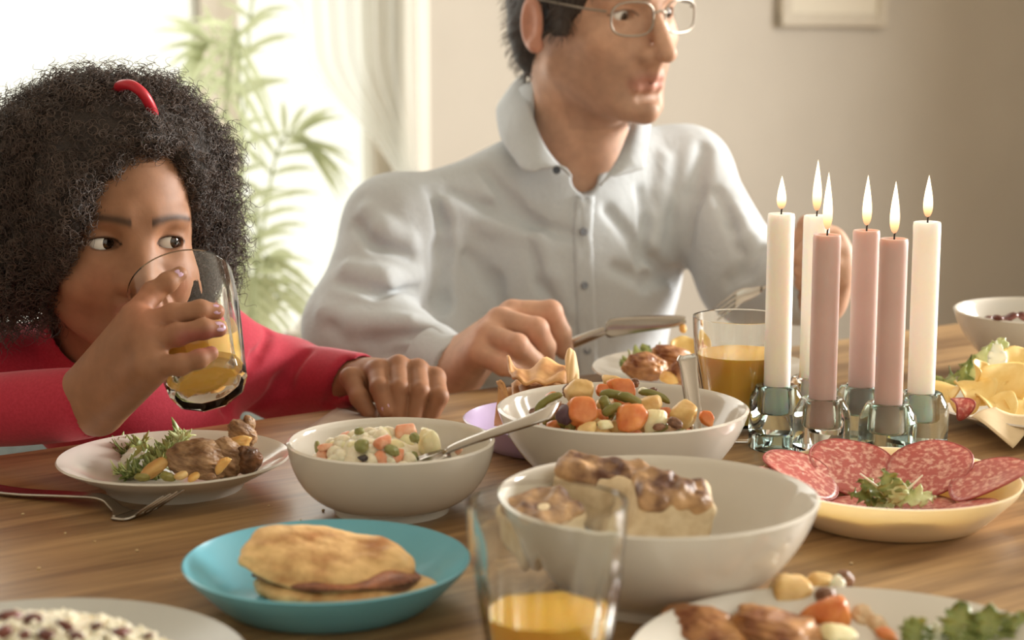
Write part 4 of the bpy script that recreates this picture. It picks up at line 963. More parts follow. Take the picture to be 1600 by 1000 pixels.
mound('cooked_beans', fb_ + np.array([0, 0, .034]), .074, .074, .017, mat('dark_beans', (74, 54, 42), .4, col2=(110, 84, 64), scale=70, bump=.8, dist=.002), 'dark brown cooked food in the far white bowl', 'beans', 6, .1)
for i, (x, y) in enumerate([(1560, 497), (1580, 494), (1600, 495), (1545, 499), (1620, 496), (1572, 499)]):
    bit('lump', x, y, 1.80 + .01 * i, 22, 12, 'dark brown lump on top of the food in the far bowl', 'lump', 'lumps in the far bowl', i, None, BEANR)

# ---------------------------------------------------------------- the man's plate
for (k, x, y, Y, w_, h_, m_, lb, cat) in [
        ('lump', 1010, 574, 1.76, 66, 46, ROAST, 'glossy roast meat piece at the left of the man\'s plate', 'meat'),
        ('lump', 1050, 560, 1.79, 76, 34, ROAST, 'upper roast meat piece on the man\'s plate', 'meat'),
        ('lump', 1068, 584, 1.74, 54, 34, ROAST, 'front roast meat piece on the man\'s plate, next to the spoon', 'meat'),
        ('lump', 1045, 590, 1.73, 30, 20, FAT, 'golden sliver at the front of the man\'s roast meat', 'fat')]:
    bit(k, x, y, Y, w_, h_, lb, cat, None, x, (.2, .2, .4), m_)
ruffle('lettuce_leaf', P(985, 566, 1.83), P(1035, 548, 1.86), .014, LEAFG, 'green lettuce leaf behind the roast on the man\'s plate', 31, .1, .4)
ruffle('lettuce_leaf', P(978, 580, 1.79), P(988, 556, 1.81), .009, LEAFG, 'small lettuce leaf at the left of the man\'s roast', 32, .1, .4)
crisp(1070, 543, 1.83, 24, (.1, -.9, .35), 'single potato crisp standing on the man\'s plate', 41)

# ---------------------------------------------------------------- bottom left: rice and beans
rc = np.array(rice_plate.location)
mound('rice_mound', rc + np.array([0, 0, .012]), .094, .074, .034, RICE, 'rice heaped on the greyish plate in the bottom left corner', 'rice', 9, .06)
bmv = []; bmf = []; gv, gf_ = blob_v((.0042, .0021, .0019), 2, .1, 2, 1); r = random.Random(12)
for i in range(520):
    a = r.uniform(0, 6.28); q = r.uniform(0, 1) ** .5; p = np.array([.092 * q * cos(a), .072 * q * sin(a), .013 + .034 * math.sqrt(max(0, 1 - q * q))]); Mx = np.array(Matrix.Rotation(r.uniform(0, 6), 3, 'Z') @ Matrix.Rotation(r.uniform(-.7, .7), 3, 'Y')); s = r.uniform(.8, 1.4)
    b0 = len(bmv); bmv += list(gv @ Mx.T * s + p); bmf += [tuple(b0 + k for k in t) for t in gf_]
o = pyd('rice_grains', bmv, bmf, RICE); o.location = rc; tag(o, 'loose rice grains covering the heap in the bottom left corner', 'rice', None, 'stuff')
for i, (x, y, w_, h_) in enumerate([(15, 965, 44, 26), (52, 968, 36, 22), (100, 978, 38, 16), (118, 994, 30, 14), (188, 988, 40, 14), (72, 992, 30, 18), (5, 988, 30, 22), (150, 978, 22, 10), (232, 994, 24, 10), (36, 993, 26, 16)]):
    er = np.array([.094, .074, .036]); o_ = (CAM - rc - np.array([0, 0, .012])) / er; d_ = ray(x, y) / er; A_, B_, C_ = d_ @ d_, 2 * d_ @ o_, o_ @ o_ - 1; D_ = B_ * B_ - 4 * A_ * C_
    Yb = (CAM + ray(x, y) * ((-B_ - math.sqrt(max(D_, 0))) / (2 * A_)))[1]
    bit('lump', x, y, Yb, w_, h_, ['largest dark bean, topmost of the rice', 'dark bean right of the largest in the rice', 'red bean in the middle of the rice', 'red bean at the lower middle of the rice', 'red bean toward the right side of the rice', 'brown bean below the dark pair in the rice', 'dark bean cut by the picture edge in the rice', 'tiny red bean among the rice grains', 'rightmost small red bean in the rice', 'brown bean between the dark ones in the rice'][i], 'bean', None, 60 + i, None, BEANR)

# ---------------------------------------------------------------- bottom right plate
for (k, x, y, Y, w_, h_, m_, lb, cat, dd) in [
        ('lump', 1105, 985, .985, 150, 66, ROAST, 'glazed roast meat slab at the front left of the bottom right plate', 'meat', .03),
        ('lump', 1210, 984, .985, 150, 56, ROAST, 'second glazed meat slab, right of the first on the bottom right plate', 'meat', .03),
        ('chunk', 1232, 926, 1.03, 66, 62, POTATO, 'cut potato chunk standing at the back of the meat', 'potato', .013),
        ('chunk', 1282, 912, 1.045, 52, 34, POTATO, 'smaller potato chunk on top of the carrot', 'potato', .010),
        ('lump', 1306, 920, 1.035, 26, 44, ONION, 'white onion piece between potato and carrot on the bottom right plate', 'onion', .006),
        ('chunk', 1302, 962, 1.005, 58, 64, CARROT, 'orange carrot chunk on the bottom right plate', 'carrot', .012),
        ('lump', 1290, 935, 1.02, 34, 30, BEEF, 'grey-brown mushroom bit under the white onion piece', 'mushroom', .008),
        ('lump', 1318, 906, 1.05, 28, 26, BEEF, 'brown bit right of the white onion piece', 'mushroom', .006),
        ('chunk', 1312, 990, .975, 60, 26, POTW, 'pale potato sliver in front of the carrot chunk', 'potato', .01),
        ('lump', 1345, 966, 1.01, 44, 34, PALEMEAT, 'pale shredded meat right of the carrot chunk', 'meat', .012),
        ('lump', 1372, 978, 1.0, 40, 26, PALEMEAT, 'last pale meat shred toward the empty side of the plate', 'meat', .01),
        ('lump', 1386, 992, .985, 34, 18, CARROT, 'flat carrot bit at the picture edge on the bottom right plate', 'carrot', .008)]:
    bit(k, x, y, Y, w_, h_, lb, cat, None, x, (.1, .15, .3), m_, dd)
for i, (x0, y0, x1, y1, m_, wd, lb) in enumerate([
        (1425, 1010, 1436, 966, LEAFG, .010, 'dark green leaf standing left of the pale lettuce on the bottom right plate'),
        (1495, 1012, 1503, 938, LEAFG, .012, 'tall green lettuce leaf on the bottom right plate'),
        (1545, 1014, 1546, 946, LEAFG, .014, 'broad green lettuce leaf right of the tall one'),
        (1590, 1014, 1600, 955, LEAFG, .012, 'lettuce leaf cut off by the right picture edge'),
        (1455, 1016, 1462, 974, ONION, .008, 'white lettuce rib between the dark leaf and the tall one'),
        (1520, 1020, 1524, 984, LEAFP, .012, 'pale lettuce leaf low between the tall and the broad one'),
        (1570, 1020, 1572, 978, ONION, .008, 'white lettuce rib in front of the broad leaf')]):
    a = P(x0, y0, .962); b = P(x1, y1, .972); ruffle('lettuce_leaf', a, b, wd, m_, lb, i + 50, .08, .5, up=(0, -1, .3))
# ================================================================ people: helpers
def sdf_eval(s, p):
    p = np.asarray(p, np.float32).reshape(-1, 3); v = np.full(len(p), 1., np.float32)
    for mode, fn, k in s.ops: v = Sdf._ap(mode, v, fn(p), k)
    return v
def hit(s, px, py, y0, y1, n=500):
    ys = np.linspace(y0, y1, n); r = ray(px, py); pts = CAM + r[None] * (ys / r[1])[:, None]; v = sdf_eval(s, pts); i = np.argmax(v < 0)
    return pts[i] if v[i] < 0 else None
def normal_at(s, p, e=.0015):
    g = np.array([sdf_eval(s, p + e * d)[0] - sdf_eval(s, p - e * d)[0] for d in np.eye(3)]); return g / (np.linalg.norm(g) + 1e-9)
def skin_mat(name, rough=.54, sss=.14):
    m = mat(name, (200, 150, 120), rough, vcol=True, scale=60, detail=5, bump=.12, bscale=420, dist=.0006, sss=sss, sssr=(.010, .004, .002), spec=.32, lo=.3, hi=.7); return m
SKIN = skin_mat('skin')
SCL = mat('eye_white', (240, 236, 230), .12, col2=(234, 228, 222), scale=60)
PUP = mat('pupil', (14, 11, 10), .05, spec=.8)
def iris(name, a, b): return mat(name, a, .08, col2=b, scale=200, spec=.7)
def eyeball(parent, c, r, gaze, im, ir=.0056, pr=.0027):
    """eyeball with iris and pupil facing the gaze direction"""
    g = Vector(gaze).normalized(); q = g.to_track_quat('Z', 'Y').to_matrix(); v = []; f = []; mi = []; n = 28
    rings = [0, pr * .5, pr, pr * 1.02, ir * .6, ir * .85, ir, ir * 1.05] + list(np.linspace(ir * 1.3, r * .999, 6)); th = [math.asin(min(1, x / r)) for x in rings] + list(np.linspace(pi / 2 + .2, pi, 7))
    for t in th:
        rr = r * (1.045 if t < math.asin(ir / r) * .9 else 1.0 if t > math.asin(ir / r) * 1.2 else 1.015)
        for j in range(n): v.append(q @ Vector((rr * sin(t) * cos(2 * pi * j / n), rr * sin(t) * sin(2 * pi * j / n), rr * cos(t))))
    for i in range(len(th) - 1):
        for j in range(n):
            f.append((i * n + j, (i + 1) * n + j, (i + 1) * n + (j + 1) % n, i * n + (j + 1) % n)); mi.append(2 if i < 2 else 1 if i < 6 else 0)
    o = pyd('eyeball', v, f, None, parent)
    for m in (SCL, im, PUP): o.data.materials.append(m)
    if len(o.data.polygons) == len(mi): o.data.polygons.foreach_set('material_index', mi)
    o.location = c; return o
def hairs(name, roots, fn, npt, rad, m, parent, rel):
    """curve strands: fn(i, t[npt]) gives the points of strand i"""
    hc = bpy.data.hair_curves.new(name); K = len(roots); hc.add_curves([npt] * K); t = np.linspace(0, 1, npt)
    pos = np.concatenate([fn(i, t) for i in range(K)]).astype(np.float32) - np.array(rel, np.float32)
    hc.attributes['position'].data.foreach_set('vector', pos.ravel())
    ra = hc.attributes.get('radius') or hc.attributes.new('radius', 'FLOAT', 'POINT')
    ra.data.foreach_set('value', np.tile(rad * (1 - .75 * t ** 2), K).astype(np.float32))
    o = bpy.data.objects.new(name, hc); C.objects.link(o); hc.materials.append(m); o.parent = parent; return o
def frame(O, yaw, pitch=0, roll=0):
    """head axes: rows are the person's left, the facing direction and up"""
    F = np.array([sin(yaw) * cos(pitch), -cos(yaw) * cos(pitch), sin(pitch)]); L = np.array([cos(yaw), sin(yaw), 0]); Z = np.cross(L, F) * -1; Z = Z if Z[2] > 0 else -Z
    L2 = L * cos(roll) + Z * sin(roll); Z2 = Z * cos(roll) - L * sin(roll); return np.stack([L2, F, Z2])
def nail(parent, c, nrm, along, w_, l_, m, rel):
    nrm = np.array(nrm) / np.linalg.norm(nrm); a = np.array(along, float); a -= nrm * (a @ nrm); a /= np.linalg.norm(a); b = np.cross(nrm, a); v, f = ico(2)
    q = (v[:, :1] * a * l_ + v[:, 1:2] * b * w_ + v[:, 2:] * nrm * .0011) + np.array(c) - np.array(rel); return pyd('fingernail', q, f, m, parent)

# ================================================================ the girl
GO = P(182, 368, 1.535); GM = frame(GO, radians(28), 0, radians(-2)); gs = 1.0
def gh(x, y, z): return GO + gs * (np.array([x, y, z]) @ GM)
girl = thing('person', 'girl with curly dark hair and red sweater drinking from a tumbler', 'person', np.array([-.37, 1.68, TZ]))
GL = np.array(girl.location)
# the tumbler she holds: base centre and rim centre
GB, GR = P(324, 597, 1.352), P(282, 446, 1.424); gax = (GR - GB) / np.linalg.norm(GR - GB); GB = GR - gax * .112
gt = tumbler('tilted tumbler of orange juice held at the girl\'s mouth', .05, JUICE)
qz = Vector(gax).to_track_quat('Z', 'Y'); gt.rotation_mode = 'QUATERNION'; gt.rotation_quaternion = qz; gt.location = GB
inv = np.array(qz.to_matrix()).T
lvl = P(318, 520, 1.375); juice_solid(gt, 0, (tuple(inv @ (lvl - GB)), tuple(inv @ np.array([0, 0, 1.0]))))
def on_glass(px, py, r, R=.0435):
    """finger joint of radius r touching the tumbler's near wall at the pixel"""
    d = ray(px, py); d = d / np.linalg.norm(d); o = CAM - GB; dd = d - gax * (d @ gax); oo = o - gax * (o @ gax); Rr = R + r
    a, b, c = dd @ dd, 2 * dd @ oo, oo @ oo - Rr * Rr; q = b * b - 4 * a * c
    t = (-b - math.sqrt(q)) / (2 * a) if q > 0 else -b / (2 * a); return CAM + d * t
def head_prims(s, h, k, M, child):
    pass
s = Sdf()
s.ell(gh(0, -.012, .030), (.069, .088, .080), GM, .01)
s.ell(gh(0, .020, -.032), (.055, .057, .066), GM, .03)
for q in (-1, 1):
    s.ball(gh(q * .034, .048, -.034), .023, .022); s.cone(gh(q * .044, -.002, -.05), gh(q * .012, .056, -.083), .020, .016, .02)
    s.cone(gh(q * .012, .066, .021), gh(q * .040, .056, .020), .009, .007, .014)
s.ball(gh(0, .062, -.082), .014, .015)
s.cone(gh(0, .066, .004), gh(0, .082, -.030), .0075, .0115, .014)
for q in (-1, 1): s.ball(gh(q * .0115, .076, -.034), .0078, .008)
s.cone(gh(-.014, .071, -.052), gh(.014, .071, -.052), .006, .006, .006); s.ball(gh(0, .076, -.052), .0055, .008); s.cone(gh(-.012, .070, -.062), gh(.012, .070, -.062), .0068, .0068, .005)
s.cone(gh(-.02, .0775, -.0568), gh(.02, .0775, -.0568), .0012, .0012, .003, 's')
for q in (-1, 1):                                          # eye sockets, lids with an opening
    c = gh(q * .0295, .0535, 0); s.ball(gh(q * .0290, .0745, .001), .0105, .012, 's'); s.ball(c, .0142, .005)
    s.ell(c + GM[1] * .012 + GM[2] * -.0004, (.0122, .013, .0046), GM, .0022, 's')
    s.ball(c, .0120, .001, 's')
    s.ell(gh(q * .071, -.012, -.010), (.008, .017, .026), GM, .006)
s.cone(gh(0, -.02, -.05), P(150, 570, 1.615), .040, .046, .02)
s.cone(P(150, 570, 1.615), np.array([-.36, 1.68, .72]), .045, .07, .03)      # trunk under the sweater
LS, RS = P(318, 552, 1.70), P(-55, 590, 1.56)
s.cone(P(150, 580, 1.63), LS, .04, .035, .03); s.cone(P(150, 580, 1.63), RS, .04, .035, .03)
LE, LW = P(450, 592, 1.77), P(574, 594, 1.69)
s.chain([LS, LE, LW], [.033, .027, .021], .01)
RE, RW = P(-190, 656, 1.47), P(140, 630, 1.392)
s.chain([RS, RE, RW], [.033, .026, .021], .01)
# her right hand round the tumbler
WP = [P(130, 603, 1.392), P(136, 616, 1.388), P(143, 632, 1.386), P(151, 645, 1.386)]
MC = [on_glass(210, 494, .0125, .050), on_glass(222, 510, .012, .048), on_glass(230, 536, .0115, .046), on_glass(236, 572, .011, .044)]
for a, b in zip(WP, MC): s.cone(a, b, .0155, .0112, .012)
s.cone(P(160, 642, 1.384), MC[3], .0165, .013, .014); s.cone(WP[1], (MC[1] + MC[2]) / 2, .017, .0135, .014)
FR = [[(210, 494), (238, 458), (262, 441), (281, 428)], [(222, 510), (270, 492), (313, 485), (338, 487)], [(230, 536), (277, 523), (318, 514), (342, 514)], [(236, 572), (282, 570), (311, 561), (330, 552)]]
RR = [[.0106, .0086, .0076, .0062], [.0104, .0087, .0078, .0066], [.0102, .0086, .0077, .0065], [.0098, .0078, .0069, .0058]]
for fpx, rr, mc in zip(FR, RR, MC):
    pts = [mc] + [on_glass(x, y, r) for (x, y), r in zip(fpx[1:], rr[1:])]; s.chain(pts, rr, .0028)
    for p, r in zip(pts[1:3], rr[1:3]): s.ball(p, r * 1.05, .003)
s.chain([P(150, 612, 1.402), P(172, 556, 1.425), P(205, 505, 1.455), P(245, 490, 1.475)], [.015, .0125, .010, .008], .010)
# her left hand resting on the table
KN = [P(590, 580, 1.668), P(622, 573, 1.674), P(652, 579, 1.676), P(679, 592, 1.676)]
LWs = [LW + np.array([-.006, 0, .002]), LW + np.array([.002, 0, .003]), LW + np.array([.009, .004, .002]), LW + np.array([.014, .008, -.003])]
for a, b in zip(LWs, KN): s.cone(a, b, .0150, .0092, .010)
for (x1, y1, Y1), (x2, y2, Y2), k_ in [((593, 606, 1.640), (604, 642, 1.628), 0), ((624, 607, 1.640), (621, 652, 1.630), 1), ((656, 611, 1.642), (646, 656, 1.632), 2), ((686, 620, 1.646), (671, 657, 1.640), 3)]:
    s.chain([KN[k_], P(x1, y1, Y1), P(x2, y2, Y2)], [.0104, .0094, .0078], .0030); s.ball(KN[k_] + np.array([0, 0, .001]), .0106, .005)
s.chain([P(598, 612, 1.690), P(547, 590, 1.668), P(562, 622, 1.646), P(578, 646, 1.640)], [.013, .0095, .0088, .0080], .005)
gskin = s
BR = np.array(lin((156, 112, 84)))
def gcol(v):
    c = np.tile(BR, (len(v), 1)); l = (v - GO) @ GM.T
    def paint(w, rgb): c[:] = c * (1 - w[:, None]) + np.array(lin(rgb)) * w[:, None]
    face = (l[:, 1] > .02) & (np.abs(l[:, 0]) < .08) & (l[:, 2] > -.12) & (l[:, 2] < .12)
    paint(np.where(face, .35 * np.exp(-(((np.abs(l[:, 0]) - .036) / .018) ** 2 + ((l[:, 2] + .034) / .02) ** 2)), 0), (176, 104, 78))
    for q in (-1, 1):
        x = l[:, 0] * q; t = np.clip((x - .010) / .038, 0, 1); yc = .0185 + .0055 * np.sin(t * pi * .75) - .003 * t
        w = np.exp(-((l[:, 2] - yc) / (.0042 - .0018 * t)) ** 2) * (x > .009) * (x < .050) * face; paint(np.clip(w * .9, 0, .82), (52, 38, 30))
        ex, ez = (x - .0295) / .0128, (l[:, 2] + .0004); lid = .0050 * np.sqrt(np.clip(1 - ex ** 2, 0, 1)) + .0006
        w = np.exp(-((ez - lid) / .0013) ** 2) * (np.abs(ex) < 1.15) * face; paint(np.clip(w, 0, 1) * .95, (26, 19, 16))
        w = np.exp(-((ez + lid * .95) / .0009) ** 2) * (np.abs(ex) < 1.05) * face; paint(np.clip(w, 0, 1) * .5, (60, 40, 32))
    lw = np.exp(-(((l[:, 2] + .057) / .0075) ** 2)) * np.exp(-((l[:, 0] / .019) ** 4)) * (l[:, 1] > .066) * face; paint(np.clip(lw * 1.2, 0, .85), (150, 84, 74))
    tips = [pts for pts in (P(281, 428, 1.38), P(338, 487, 1.36))]
    return c
body = s.obj('body', .0015, SKIN, girl, gcol, GL); body.location = (0, 0, 0)
IR = iris('dark_iris', (40, 26, 20), (62, 40, 28))
gz = GM[1] * 1.0 + GM[0] * .52 + GM[2] * .02
for q in (-1, 1): eyeball(girl, gh(q * .0295, .0535, 0) - GL, .0117, gz, IR)
NAIL = mat('lilac_nail', (196, 160, 186), .2, col2=(204, 170, 194), scale=90)
for (x, y, al, sz) in [(338, 483, (1, 0, -.05), (.0042, .0055)), (343, 510, (1, 0, 0), (.0042, .0055)), (279, 427, (.9, 0, .5), (.0035, .005)), (602, 636, (.05, -.3, -1), (.0042, .0055))]:
    p = hit(s, x, y, 1.25, 1.75); n = normal_at(s, p); nail(girl, p - n * .0004, n, al, sz[0], sz[1], NAIL, GL)

# red sweater
RED = mat('red_knit', (182, 42, 64), .85, col2=(170, 34, 56), scale=400, bump=.35, bscale=900, dist=.0006, sheen=.15)
s = Sdf()
s.cone(P(150, 590, 1.63), LS, .055, .050, .03); s.cone(P(150, 590, 1.63), RS, .055, .050, .03)
s.cone(P(160, 600, 1.64), np.array([-.360, 1.678, .70]), .072, .092, .03)
s.cone(P(150, 570, 1.61), P(146, 520, 1.59), .056, .050, .012)
s.chain([LS, LE, LW + (LW - LE) * -.12], [.050, .041, .0275], .02)
s.chain([RS, RE, RW - (RW - RE) * .03], [.050, .036, .029], .02)
n1 = sinnoise(71, 45); n2 = sinnoise(72, 110)
s.disp(lambda p: .0022 * n1(p) + .0007 * n2(p), .003)
for crease, r in (([(492, 522), (478, 552), (440, 600), (396, 640)], .0058), ([(538, 530), (540, 565), (528, 602), (512, 632)], .006), ([(560, 534), (572, 560), (570, 600)], .004), ([(330, 560), (350, 600), (352, 640)], .006), ([(420, 520), (400, 560), (380, 590)], .004)):
    pts = [q for q in (hit(s, x, y, 1.3, 1.9) for x, y in crease) if q is not None]; s.chain(pts, [r * .5] + [r] * (len(pts) - 2) + [r * .5], .012, 's')
d = (RW - RE) / np.linalg.norm(RW - RE); s.cone(RW + d * .03, RW - d * .018, .0265, .0245, .002, 's')
d = (LW - LE) / np.linalg.norm(LW - LE); s.cone(LW + d * .03, LW - d * .022, .026, .0225, .002, 's')
s.cone(gh(0, -.01, -.05), P(147, 528, 1.592), .050, .044, .003, 's')
o = s.obj('sweater', .002, RED, girl, None, GL); o.location = (0, 0, 0); o['label'] = 'red knitted sweater'
sw = s

# curly hair: an inner mass and many coiled strands
HD = mat('dark_hair', (38, 30, 27), .75, col2=(52, 42, 36), scale=120, bump=.6, bscale=260, dist=.003)
def hair_mat(name, col, rough=.45):
    m = bpy.data.materials.new(name); m.use_nodes = True; I = m.node_tree.nodes['Principled BSDF'].inputs
    nt = m.node_tree; hi_ = nt.nodes.new('ShaderNodeHairInfo'); rp = nt.nodes.new('ShaderNodeValToRGB'); a, b = lin(col), lin(tuple(min(255, x * 1.5 + 14) for x in col))
    rp.color_ramp.elements[0].color = rgba(a); rp.color_ramp.elements[1].color = rgba(b); nt.links.new(hi_.outputs['Random'], rp.inputs[0]); nt.links.new(rp.outputs[0], I['Base Color'])
    I['Roughness'].default_value = rough; I['Specular IOR Level'].default_value = .5; return m
CURL = hair_mat('curly_hair', (50, 38, 32))
s = Sdf()
s.ell(gh(0, -.040, .036), (.104, .096, .086), GM, .03)
s.ell(gh(-.074, -.018, -.004), (.040, .052, .062), GM, .03)
s.ell(gh(.068, -.030, -.012), (.038, .050, .060), GM, .03)
s.ell(gh(-.100, -.03, -.022), (.028, .04, .045), GM, .03)
s.ell(gh(0, -.010, .074), (.086, .080, .060), GM, .03); s.ell(gh(-.054, .022, .020), (.030, .052, .060), GM, .02)
s.ell(gh(.006, .062, -.030), (.0515, .060, .096), GM, .010, 's')                 # keeps the face free
s.ell(gh(.019, .085, .028), (.041, .058, .060), GM, .010, 's')
n1 = sinnoise(81, 120); n2 = sinnoise(82, 260); s.disp(lambda p: .0035 * n1(p) + .002 * n2(p), .005)
hm = s.obj('hair', .0026, HD, girl, None, GL); hm.location = (0, 0, 0); hm['label'] = 'dense mass of dark curly hair'
rs = np.random.RandomState(5); vv = np.array([v.co for v in hm.data.vertices]) + GL; nn = np.array([v.normal for v in hm.data.vertices])
l = (vv - GO) @ GM.T
front = (nn @ np.array([0, 1, 0])) < .45                                       # strands the camera side or silhouettes can show
cand = np.nonzero(front)[0]; cand = cand[sdf_eval(gskin, vv[cand]) > .001]; K = 8200; pick = cand[rs.randint(0, len(cand), K)]
root = vv[pick] + rs.normal(0, .002, (K, 3)); dr = nn[pick] + rs.normal(0, .35, (K, 3)) + np.array([0, 0, -.18]); dr /= np.linalg.norm(dr, axis=1)[:, None]
ex = np.cross(dr, rs.normal(size=(K, 3))); ex /= np.linalg.norm(ex, axis=1)[:, None]; ey = np.cross(dr, ex)
loc = (root - GO) @ GM.T; side = np.clip((np.abs(loc[:, 0]) - .02) / .08, 0, 1)
Ls = rs.uniform(.016, .034, K) * (1 + .35 * rs.rand(K) ** 3); turns = rs.uniform(2.0, 4.2, K); cr = rs.uniform(.0026, .0052, K); ph = rs.uniform(0, 6.28, K)
nearface = np.exp(-(((loc[:, 1] - .05) / .03) ** 2)); Ls *= 1 - .72 * nearface; dr[:, 2] += .6 * nearface
def strand(i, t):
    a = ph[i] + t * turns[i] * 2 * pi; q = cr[i] * (.35 + .65 * t)
    return root[i] - dr[i] * .006 + dr[i] * (Ls[i] * t)[:, None] + (ex[i] * (np.cos(a) * q)[:, None] + ey[i] * (np.sin(a) * q)[:, None]) + np.array([0, 0, -.006]) * (t * t)[:, None]
cu_ = hairs('curls', root, strand, 30, .00042, CURL, hm, GL); cu_['label'] = 'fine coiled strands of dark hair'; cu_['kind'] = 'stuff'
# red hairband over the top
hb = spline([gh(-.105, .0, .05), gh(-.075, .022, .110), gh(-.030, .034, .142), gh(.012, .036, .149), gh(.052, .030, .132), gh(.085, .015, .095), gh(.10, .0, .05)], 60)
hb = spline([gh(-.05, -.01, .06), gh(-.035, .012, .105), P(178, 146, 1.517), P(188, 134, 1.499), P(204, 133, 1.489), P(220, 143, 1.487), P(231, 158, 1.491), P(239, 176, 1.501), P(246, 200, 1.52), gh(.05, .0, .05)], 60)
hbn = tube('hairband', hb - GL, .0046, mat('red_hairband', (190, 36, 52), .4, col2=(180, 30, 46), scale=80), girl, 10); hbn['label'] = 'red hairband'
# ================================================================ the man
MO = P(934, 14, 2.12); MM = frame(MO, radians(39), radians(-5), radians(3)); ms = 1.10
def mh(x, y, z): return MO + ms * (np.array([x, y, z]) @ MM)
man = thing('person', 'dark-haired man in glasses and a pale blue shirt holding a knife', 'person', np.array([.06, 2.2, TZ]))
ML = np.array(man.location); q_ = ms
s = Sdf()
s.ell(mh(0, -.010, .034), (.076 * q_, .098 * q_, .086 * q_), MM, .01)
s.ell(mh(0, .030, -.042), (.061 * q_, .060 * q_, .076 * q_), MM, .03)
for q in (-1, 1):
    s.cone(mh(q * .052, .000, -.058), mh(q * .018, .070, -.100), .018, .015, .022); s.ball(mh(q * .044, .056, -.026), .018, .02)
    s.cone(mh(q * .010, .083, .019), mh(q * .046, .066, .017), .012, .009, .014)
s.ball(mh(0, .082, -.102), .0165, .014)
s.cone(mh(0, .086, .008), mh(0, .112, -.038), .0080, .0115, .012)
for q in (-1, 1): s.ball(mh(q * .0122, .094, -.042), .0080, .014)
s.cone(mh(0, .096, -.050), mh(0, .092, -.062), .006, .007, .010)
s.cone(mh(-.018, .0835, -.0665), mh(.018, .0835, -.0665), .0052, .0052, .007); s.ball(mh(0, .0885, -.0665), .0052, .009); s.cone(mh(-.016, .083, -.0765), mh(.016, .083, -.0765), .0058, .0058, .007); s.ball(mh(0, .0865, -.077), .0052, .008)
s.cone(mh(-.024, .0905, -.0712), mh(.024, .0905, -.0712), .0012, .0012, .003, 's')
s.cone(mh(-.012, .089, -.088), mh(.012, .089, -.088), .004, .004, .008, 's')
for q in (-1, 1):
    c = mh(q * .032, .066, 0); s.ball(mh(q * .031, .090, .001), .0125, .012, 's'); s.ball(c, .0155, .005)
    s.ell(c + MM[1] * .013, (.0135, .014, .0046), MM, .0022, 's'); s.ball(c, .0131, .001, 's')
    e = mh(q * .078, -.012, -.012); s.ell(e + MM[0] * q * .006, (.008, .019, .033), MM, .006); s.ell(e + MM[0] * q * .013 + MM[1] * .003, (.005, .011, .022), MM, .005, 's'); s.ball(mh(q * .082, -.006, -.036), .009, .006)
s.cone(mh(0, -.025, -.06), P(903, 250, 2.180), .063, .058, .025)
s.cone(P(903, 250, 2.180), P(900, 330, 2.205), .056, .060, .03)
MLs, MRs = P(1068, 272, 2.265), P(616, 352, 2.075)         # his left and right shoulders
s.cone(P(905, 300, 2.19), P(880, 620, 2.22), .07, .09, .03)
s.cone(P(905, 300, 2.19), MRs, .04, .036, .03); s.cone(P(905, 300, 2.19), MLs, .04, .036, .03)
MRe, MRw = P(562, 512, 1.985), P(712, 580, 1.855)
MLe, MLw = P(1168, 436, 2.12), P(1283, 462, 1.99)
s.chain([MRs, MRe, MRw], [.036, .034, .027], .01); s.chain([MLs, MLe, MLw], [.036, .034, .027], .01)
# right hand closing on the knife handle
KN = [P(800, 489, 1.845), P(780, 501, 1.82), P(762, 524, 1.80), P(748, 552, 1.79)]
PIP = [P(860, 488, 1.845), P(838, 515, 1.80), P(808, 540, 1.775), P(786, 570, 1.770)]
DIP = [P(876, 520, 1.848), P(852, 542, 1.815), P(835, 566, 1.79), P(818, 580, 1.785)]
TIP = [P(882, 548, 1.852), P(852, 564, 1.835), P(842, 578, 1.815), P(838, 584, 1.805)]
WPm = [MRw + np.array([.006, .012, .012]), MRw + np.array([.004, .004, .006]), MRw + np.array([0, -.004, -.002]), MRw + np.array([0, -.010, -.008])]
for a, b in zip(WPm, KN): s.cone(a, b, .022, .0145, .016)
for a, b, c, d, r in zip(KN, PIP, DIP, TIP, (.0128, .0128, .0122, .0110)):
    s.chain([a, b, c, d], [r * 1.12, r, r * .9, r * .78], .003); s.ball(b, r * 1.04, .003)
s.chain([P(735, 575, 1.85), P(775, 545, 1.872), P(815, 545, 1.88), P(852, 552, 1.872)], [.02, .0145, .0125, .0105], .008)
